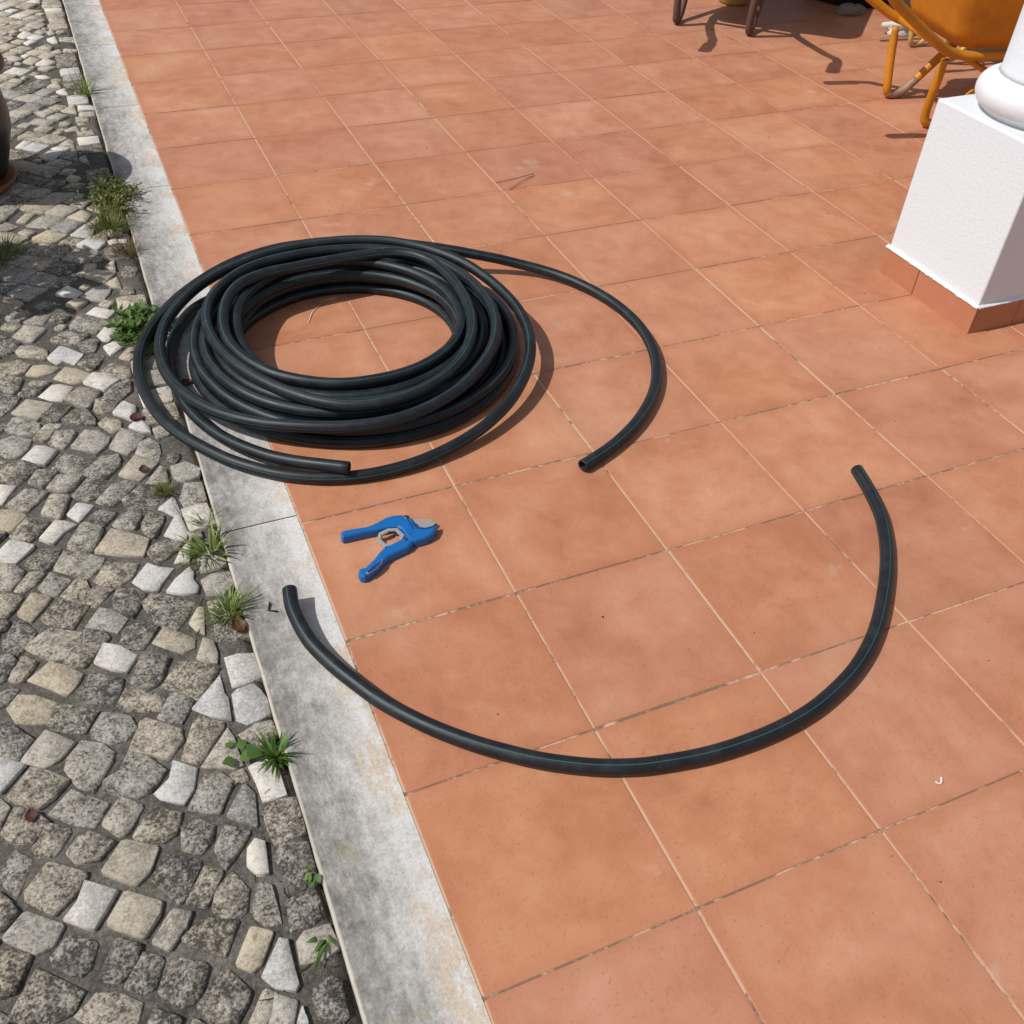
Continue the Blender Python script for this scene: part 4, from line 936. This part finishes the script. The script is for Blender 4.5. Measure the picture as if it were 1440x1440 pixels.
def sprigs(n, ext, ln, size, seed, lean=(0, 0)):
    rr = random.Random(seed); v, f, sh = [], [], []
    for i in range(n):
        a = rr.uniform(0, 2 * pi); q_ = math.sqrt(rr.random()); p = Vector((cos(a) * q_ * ext[0], sin(a) * q_ * ext[1], -.012)); b_ = rr.uniform(0, 2 * pi)
        d = Vector((cos(b_) * .7 + lean[0], sin(b_) * .7 + lean[1], rr.uniform(.3, 1.3))).normalized(); L = ln * rr.uniform(.4, 1.15); s0 = rr.random()
        for k in range(9):
            p2 = p + d * L / 9; sd_ = d.cross(Vector((0, 0, 1))).normalized() * .0009; b = len(v)
            v += [tuple(p - sd_), tuple(p + sd_), tuple(p2 + sd_ * .8), tuple(p2 - sd_ * .8)]; f.append((b, b + 1, b + 2, b + 3)); sh += [.15] * 4
            for w_ in range(2):
                az = rr.uniform(0, 2 * pi); ld = (Vector((cos(az), sin(az), rr.uniform(-.2, .8))) + d * .4).normalized(); ls_ = ld.cross(Vector((rr.uniform(-.4, .4), rr.uniform(-.4, .4), 1))).normalized(); S = size * rr.uniform(.5, 1.2); b = len(v); q = min(1, s0 * .6 + rr.random() * .4)
                v += [tuple(p2), tuple(p2 + ld * S * .5 - ls_ * S * .26), tuple(p2 + ld * S * .55 + Vector((0, 0, -.0008))), tuple(p2 + ld * S * .5 + ls_ * S * .26), tuple(p2 + ld * S)]
                f += [(b, b + 1, b + 2), (b, b + 2, b + 3), (b + 1, b + 4, b + 2), (b + 2, b + 4, b + 3)]; sh += [q] * 5
            d = (d + Vector((rr.gauss(0, .12) + lean[0] * .1, rr.gauss(0, .12), -.10))).normalized(); p = p2
    return leafmesh('sprigs', v, f, sh)
def leafy(n, ext, hgt, size, seed, asp=.62, lobes=False):
    rr = random.Random(seed); v, f, sh = [], [], []
    for i in range(n):
        a = rr.uniform(0, 2 * pi); r_ = math.sqrt(rr.random()); c_ = Vector((cos(a) * r_ * ext[0], sin(a) * r_ * ext[1], -.006 + hgt * rr.random() * (1 - .55 * r_)))
        L = size * rr.uniform(.55, 1.1); az = a + rr.uniform(-1.2, 1.2); d = Vector((cos(az), sin(az), rr.uniform(-.25, .55))).normalized(); s_ = d.cross(Vector((rr.uniform(-.3, .3), rr.uniform(-.3, .3), 1))).normalized(); nn = s_.cross(d); q = rr.random(); b = len(v)
        prof = [(0, .04), (.2, .36), (.45, .5), (.72, .36), (1.0, .03)]
        for t, wv in prof:
            m_ = c_ + d * (L * t) - nn * (L * .22 * t * t)
            v.extend([tuple(m_ - s_ * L * asp * wv + nn * L * .07 * wv * 2), tuple(m_), tuple(m_ + s_ * L * asp * wv + nn * L * .07 * wv * 2)]); sh.extend([q, q * .8, q])
        for k in range(len(prof) - 1):
            o_ = b + 3 * k; f += [(o_, o_ + 1, o_ + 4, o_ + 3), (o_ + 1, o_ + 2, o_ + 5, o_ + 4)]
    return leafmesh('leafy', v, f, sh)
G = 'weeds growing along the kerb joint'
def weed(name, me, m, loc, label):
    o = link(name, me, m, None, loc); tag(o, label, 'weed', G); return o
weed('grass_tuft', tuft(0, 170, .062, .0030, .80, 1, .1, (.0, .0), .022), M['grass'], (-.180, .150, 0), 'bright green spiky grass tuft spilling onto the kerb beside the raised pipe end')
weed('grass_tuft', tuft(0, 90, .060, .0050, .95, 2, .3, (-.22, .05), .028), M['grass'], (-.186, .322, 0), 'broad-bladed green grass tuft at the kerb joint, between the coil and the spiky tuft')
weed('grass_tuft', tuft(0, 30, .045, .0032, .8, 12, .2, (0, 0), .02), M['grass'], (-.172, .405, 0), 'few short dull grass blades against the kerb just above the broad-bladed tuft')
weed('rosette_weed', tuft(0, 80, .046, .0072, .95, 3, .3, (.05, .0), .014), M['leaf'], (-.170, -.185, 0), 'fresh green pointed-leaf rosette against the kerb, nearest large weed to the viewer')
weed('clover', leafy(7, (.020, .020), .02, .026, 4, .95), M['leaf'], (-.226, -.160, 0), 'small round-leaved clover beside the green rosette')
weed('moss_tuft', tuft(0, 150, .030, .0020, .9, 5, .1, (0, 0), .016), M['dgrass'], (-.241, .538, 0), 'tiny mossy tuft in the cobble joint left of the coil bottom')
weed('seedling', tuft(0, 6, .046, .011, .9, 6, .5, (-.5, 0)), M['leaf'], (-.176, -.500, 0), 'small pair of green leaves at the kerb foot near the bottom of the photo')
weed('seedling', leafy(5, (.012, .012), .012, .018, 7, .7), M['leaf'], (-.165, -.405, 0), 'tiny yellow-green seedling at the kerb foot above the two green leaves')
weed('broadleaf_weed', sprigs(72, (.028, .085), .060, .024, 8), M['leaf'], (-.198, 1.20, 0), 'dense bright broad-leaved weed patch touching the coil at the kerb')
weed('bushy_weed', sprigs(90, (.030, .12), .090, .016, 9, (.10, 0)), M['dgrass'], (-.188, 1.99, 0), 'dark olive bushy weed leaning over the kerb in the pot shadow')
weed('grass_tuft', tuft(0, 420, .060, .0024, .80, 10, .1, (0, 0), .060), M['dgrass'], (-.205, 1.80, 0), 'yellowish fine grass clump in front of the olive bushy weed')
weed('grass_tuft', tuft(0, 150, .062, .0022, .7, 11, .1, (0, 0), .035), M['dry'], (-.182, 1.62, 0), 'reddish dry grass clump against the kerb behind the broad-leaved weed')
weed('grass_tuft', tuft(0, 70, .10, .0040, .6, 13, 0, (0, 0), .03), M['grass'], (-.178, 2.95, 0), 'small upright green grass tuft by the kerb at the far end')
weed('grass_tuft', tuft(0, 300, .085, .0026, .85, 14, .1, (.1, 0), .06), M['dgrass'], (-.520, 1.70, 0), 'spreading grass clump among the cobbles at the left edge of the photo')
# leafy potted plant just left of the view; its crown throws the dappled shade on the cobbles
t2 = pot((-.90, 1.60, -.012), .30, .16, 'leafy plant in a dark clay pot beside the cobbles, left of the larger pot')
link('foliage', leafy(520, (.19, .19), .42, .06, 19, .55), M['leaf'], t2, (.06, .0, .31))

# litter of roots and crumbs along the foot of the kerb
rr = random.Random(31); v, f, sh = [], [], []
for i in range(1500):
    yy = rr.uniform(-.9, 4.4); xx = -.163 + rr.gauss(0, .004) if rr.random() < .75 else -.21 + rr.gauss(0, .03); zz = bed_z(xx, yy) + .003
    a = rr.gauss(pi / 2, .8); L = rr.uniform(.004, .03) if rr.random() < .5 else rr.uniform(.002, .006); d = Vector((cos(a), sin(a), rr.uniform(-.1, .25))).normalized() * L; s_ = Vector((-sin(a), cos(a), .4)) * rr.uniform(.0004, .0016); p = Vector((xx, yy, zz)); b = len(v); q = rr.random()
    m_ = p + d * .5 + s_ * rr.uniform(-2, 2)
    v += [tuple(p - s_), tuple(p + s_), tuple(m_ + s_ + Vector((0, 0, .001))), tuple(m_ - s_), tuple(p + d + s_ * .5), tuple(p + d - s_ * .5)]; f += [(b, b + 1, b + 2, b + 3), (b + 3, b + 2, b + 4, b + 5)]; sh += [q] * 6
o = link('leaf_litter', leafmesh('litter', v, f, sh), M['litter']); tag(o, 'dry brown root and leaf crumbs along the foot of the kerb', 'litter'); o['kind'] = 'stuff'

def scrap(name, loc, size, m, label, seed, cat='leaf', curl=.5):
    rr = random.Random(seed); v = []; f = []; N = 9; az = rr.uniform(0, 6.28)
    for i in range(N):
        for j in range(5):
            t = i / (N - 1); u = (j / 4 - .5) * 2; wv = sin(pi * min(.97, max(.05, t))) ** .7 * .42
            x = (t - .5) * size; y_ = u * wv * size; z = size * curl * ((t - .5) ** 2 * 1.3 + u * u * .25) + size * .06 * noise.noise((i * .9, j * .9, seed))
            v.append((x * cos(az) - y_ * sin(az), x * sin(az) + y_ * cos(az), z + .001))
    for i in range(N - 1):
        for j in range(4): a = i * 5 + j; f.append((a, a + 1, a + 6, a + 5))
    o = link(name, mesh(name, v, f, True), m, None, loc); tag(o, label, cat); return o
scrap('dead_leaf', (-.262, .818, -.008), .030, M['dead'], 'dark red dry leaf on a white cobble left of the outermost pipe loop', 1)
scrap('dead_leaf', (-.134, .905, .001), .030, M['dead'], 'dark red dry leaf on the kerb between two pipe loops', 2)
scrap('dead_leaf', (-.270, .622, -.008), .024, M['dead'], 'small dark red leaf scrap on a beige cobble below the coil', 3)
scrap('dead_leaf', (-.538, -.157, -.008), .022, M['dead'], 'small maroon leaf scrap on a grey cobble at the lower left', 4)
scrap('dead_leaf', (-.170, .105, -.004), .034, M['dry'], 'tan withered leaf at the base of the spiky grass tuft', 6, 'leaf', .6)
def twig(pts, r, m, label):
    v, f = tube([Vector(p) for p in pts], r, 6); o = link('twig', mesh('twig', v, f, True), m); tag(o, label, 'twig')
twig([(1.000, 1.724, .003), (1.07, 1.733, .004), (1.147, 1.742, .007)] , .0011, M['twig'], 'long thin dry stalk lying on the tiles beyond the coil')
twig([(1.021, 1.660, .003), (1.08, 1.700, .006), (1.146, 1.737, .003)], .0010, M['twig'], 'second thin stalk crossing the tip of the long dry stalk on the tiles')
twig([(-.106, .139, .0045), (-.113, .121, .003), (-.098, .112, .0035)], .0016, M['tyre'], 'small dark hooked twig on the kerb left of the raised pipe end')
twig([(.205, 1.075, .002), (.225, 1.118, .003), (.262, 1.160, .002)], .0010, M['chip'], 'thin pale straw on the shaded tile inside the coil')
v, f = tube(catmull([(.806, -.629, .002), (.807, -.633, .002), (.811, -.635, .002), (.816, -.632, .003), (.818, -.627, .004)], 4), [.0010] * 9 + [.0016] * 8, 6)
tag(link('plastic_shaving', mesh('plastic_shaving', v, f, True), M['chip']), 'tiny curled white shaving on the tile at the lower right', 'shaving')
# scattered grit on the tiles
rr = random.Random(77); v, f, sh = [], [], []
for i in range(130):
    x, y_ = rr.uniform(.05, 2.6), rr.uniform(-.9, 3.2); s_ = rr.choice((.0008, .0010, .0012, .0016, .0022)); b = len(v)
    for k in range(6):
        d = [(1, 0, 0), (-1, 0, 0), (0, 1, 0), (0, -1, 0), (0, 0, 1), (0, 0, -1)][k]; v.append((x + d[0] * s_ * rr.uniform(.5, 1.6), y_ + d[1] * s_ * rr.uniform(.5, 1.6), .0009 + d[2] * s_ * .6))
    for a in ((0, 2), (2, 1), (1, 3), (3, 0)): f += [(b + a[0], b + a[1], b + 4), (b + a[1], b + a[0], b + 5)]
    sh += [rr.random()] * 6
o = link('grit', leafmesh('grit', v, f, sh), M['litter']); tag(o, 'scattered specks of dark grit on the terracotta tiles', 'grit'); o['kind'] = 'stuff'

# ================================================================== THINGS IN THE SHADE BEYOND
def lump(name, loc, sx, sy, sz, m, label, cat, seed, amp=.35, sub=3):
    bm = bmesh.new(); bmesh.ops.create_icosphere(bm, subdivisions=sub, radius=1)
    for q in bm.verts:
        c_ = q.co.copy(); k_ = 1 + amp * noise.noise(c_ * 1.6 + Vector((seed, 0, 0))) + amp * .6 * noise.noise(c_ * 4.1 + Vector((0, seed, 0)))
        q.co = Vector((c_.x * sx * k_, c_.y * sy * k_, max(c_.z, -.55) * sz * k_ + sz * .55))
    me = bpy.data.meshes.new(name); bm.to_mesh(me); bm.free(); me.polygons.foreach_set('use_smooth', [True] * len(me.polygons))
    o = link(name, me, m, None, loc); tag(o, label, cat); return o
lump('rag', (3.50, 2.70, 0), .105, .045, .045, M['rag'], 'crumpled dirty white rag on the tiles seen under the orange wheelbarrow', 'rag', 3, .55)
lump('sack', (3.47, 3.05, 0), .085, .05, .03, M['greylump'], 'flattened dusty grey sack lying in the deep shade at the top', 'sack', 9, .4)
t = tag(empty('rubber_tub', (3.66, 3.30, 0)), 'black rubber builder tub standing in the shade at the top of the photo', 'tub')
v, f = lathe([(.20, .001), (.215, .01), (.25, .15), (.27, .27), (.285, .29), (.275, .292), (.245, .15), (.20, .02)], 40); link('tub_wall', mesh('tub_wall', v, f, True), M['tyre'], t)
for s in (-1, 1):
    P = catmull([(s * .275, -.09, .285), (s * .30, -.07, .33), (s * .30, .07, .33), (s * .275, .09, .285)], 5); v, f = tube(P, .012, 8); link('handle', mesh('handle', v, f, True), M['tyre'], t)
t = tag(empty('bucket', (2.985, 3.375, 0)), 'small yellow bucket standing behind the rusty brown barrow leg', 'bucket')
v, f = lathe([(.062, .001), (.074, .006), (.085, .10), (.095, .20), (.10, .205), (.09, .2), (.07, .02)], 32); link('bucket_wall', mesh('bucket_wall', v, f, True), M['pale'], t)
P = [Vector((.1 * cos(a), .02, .2 + .09 * sin(a))) for a in [pi * i / 12 for i in range(13)]]; v, f = tube(P, .003, 6); link('bail', mesh('bail', v, f, True), M['steel'], t)
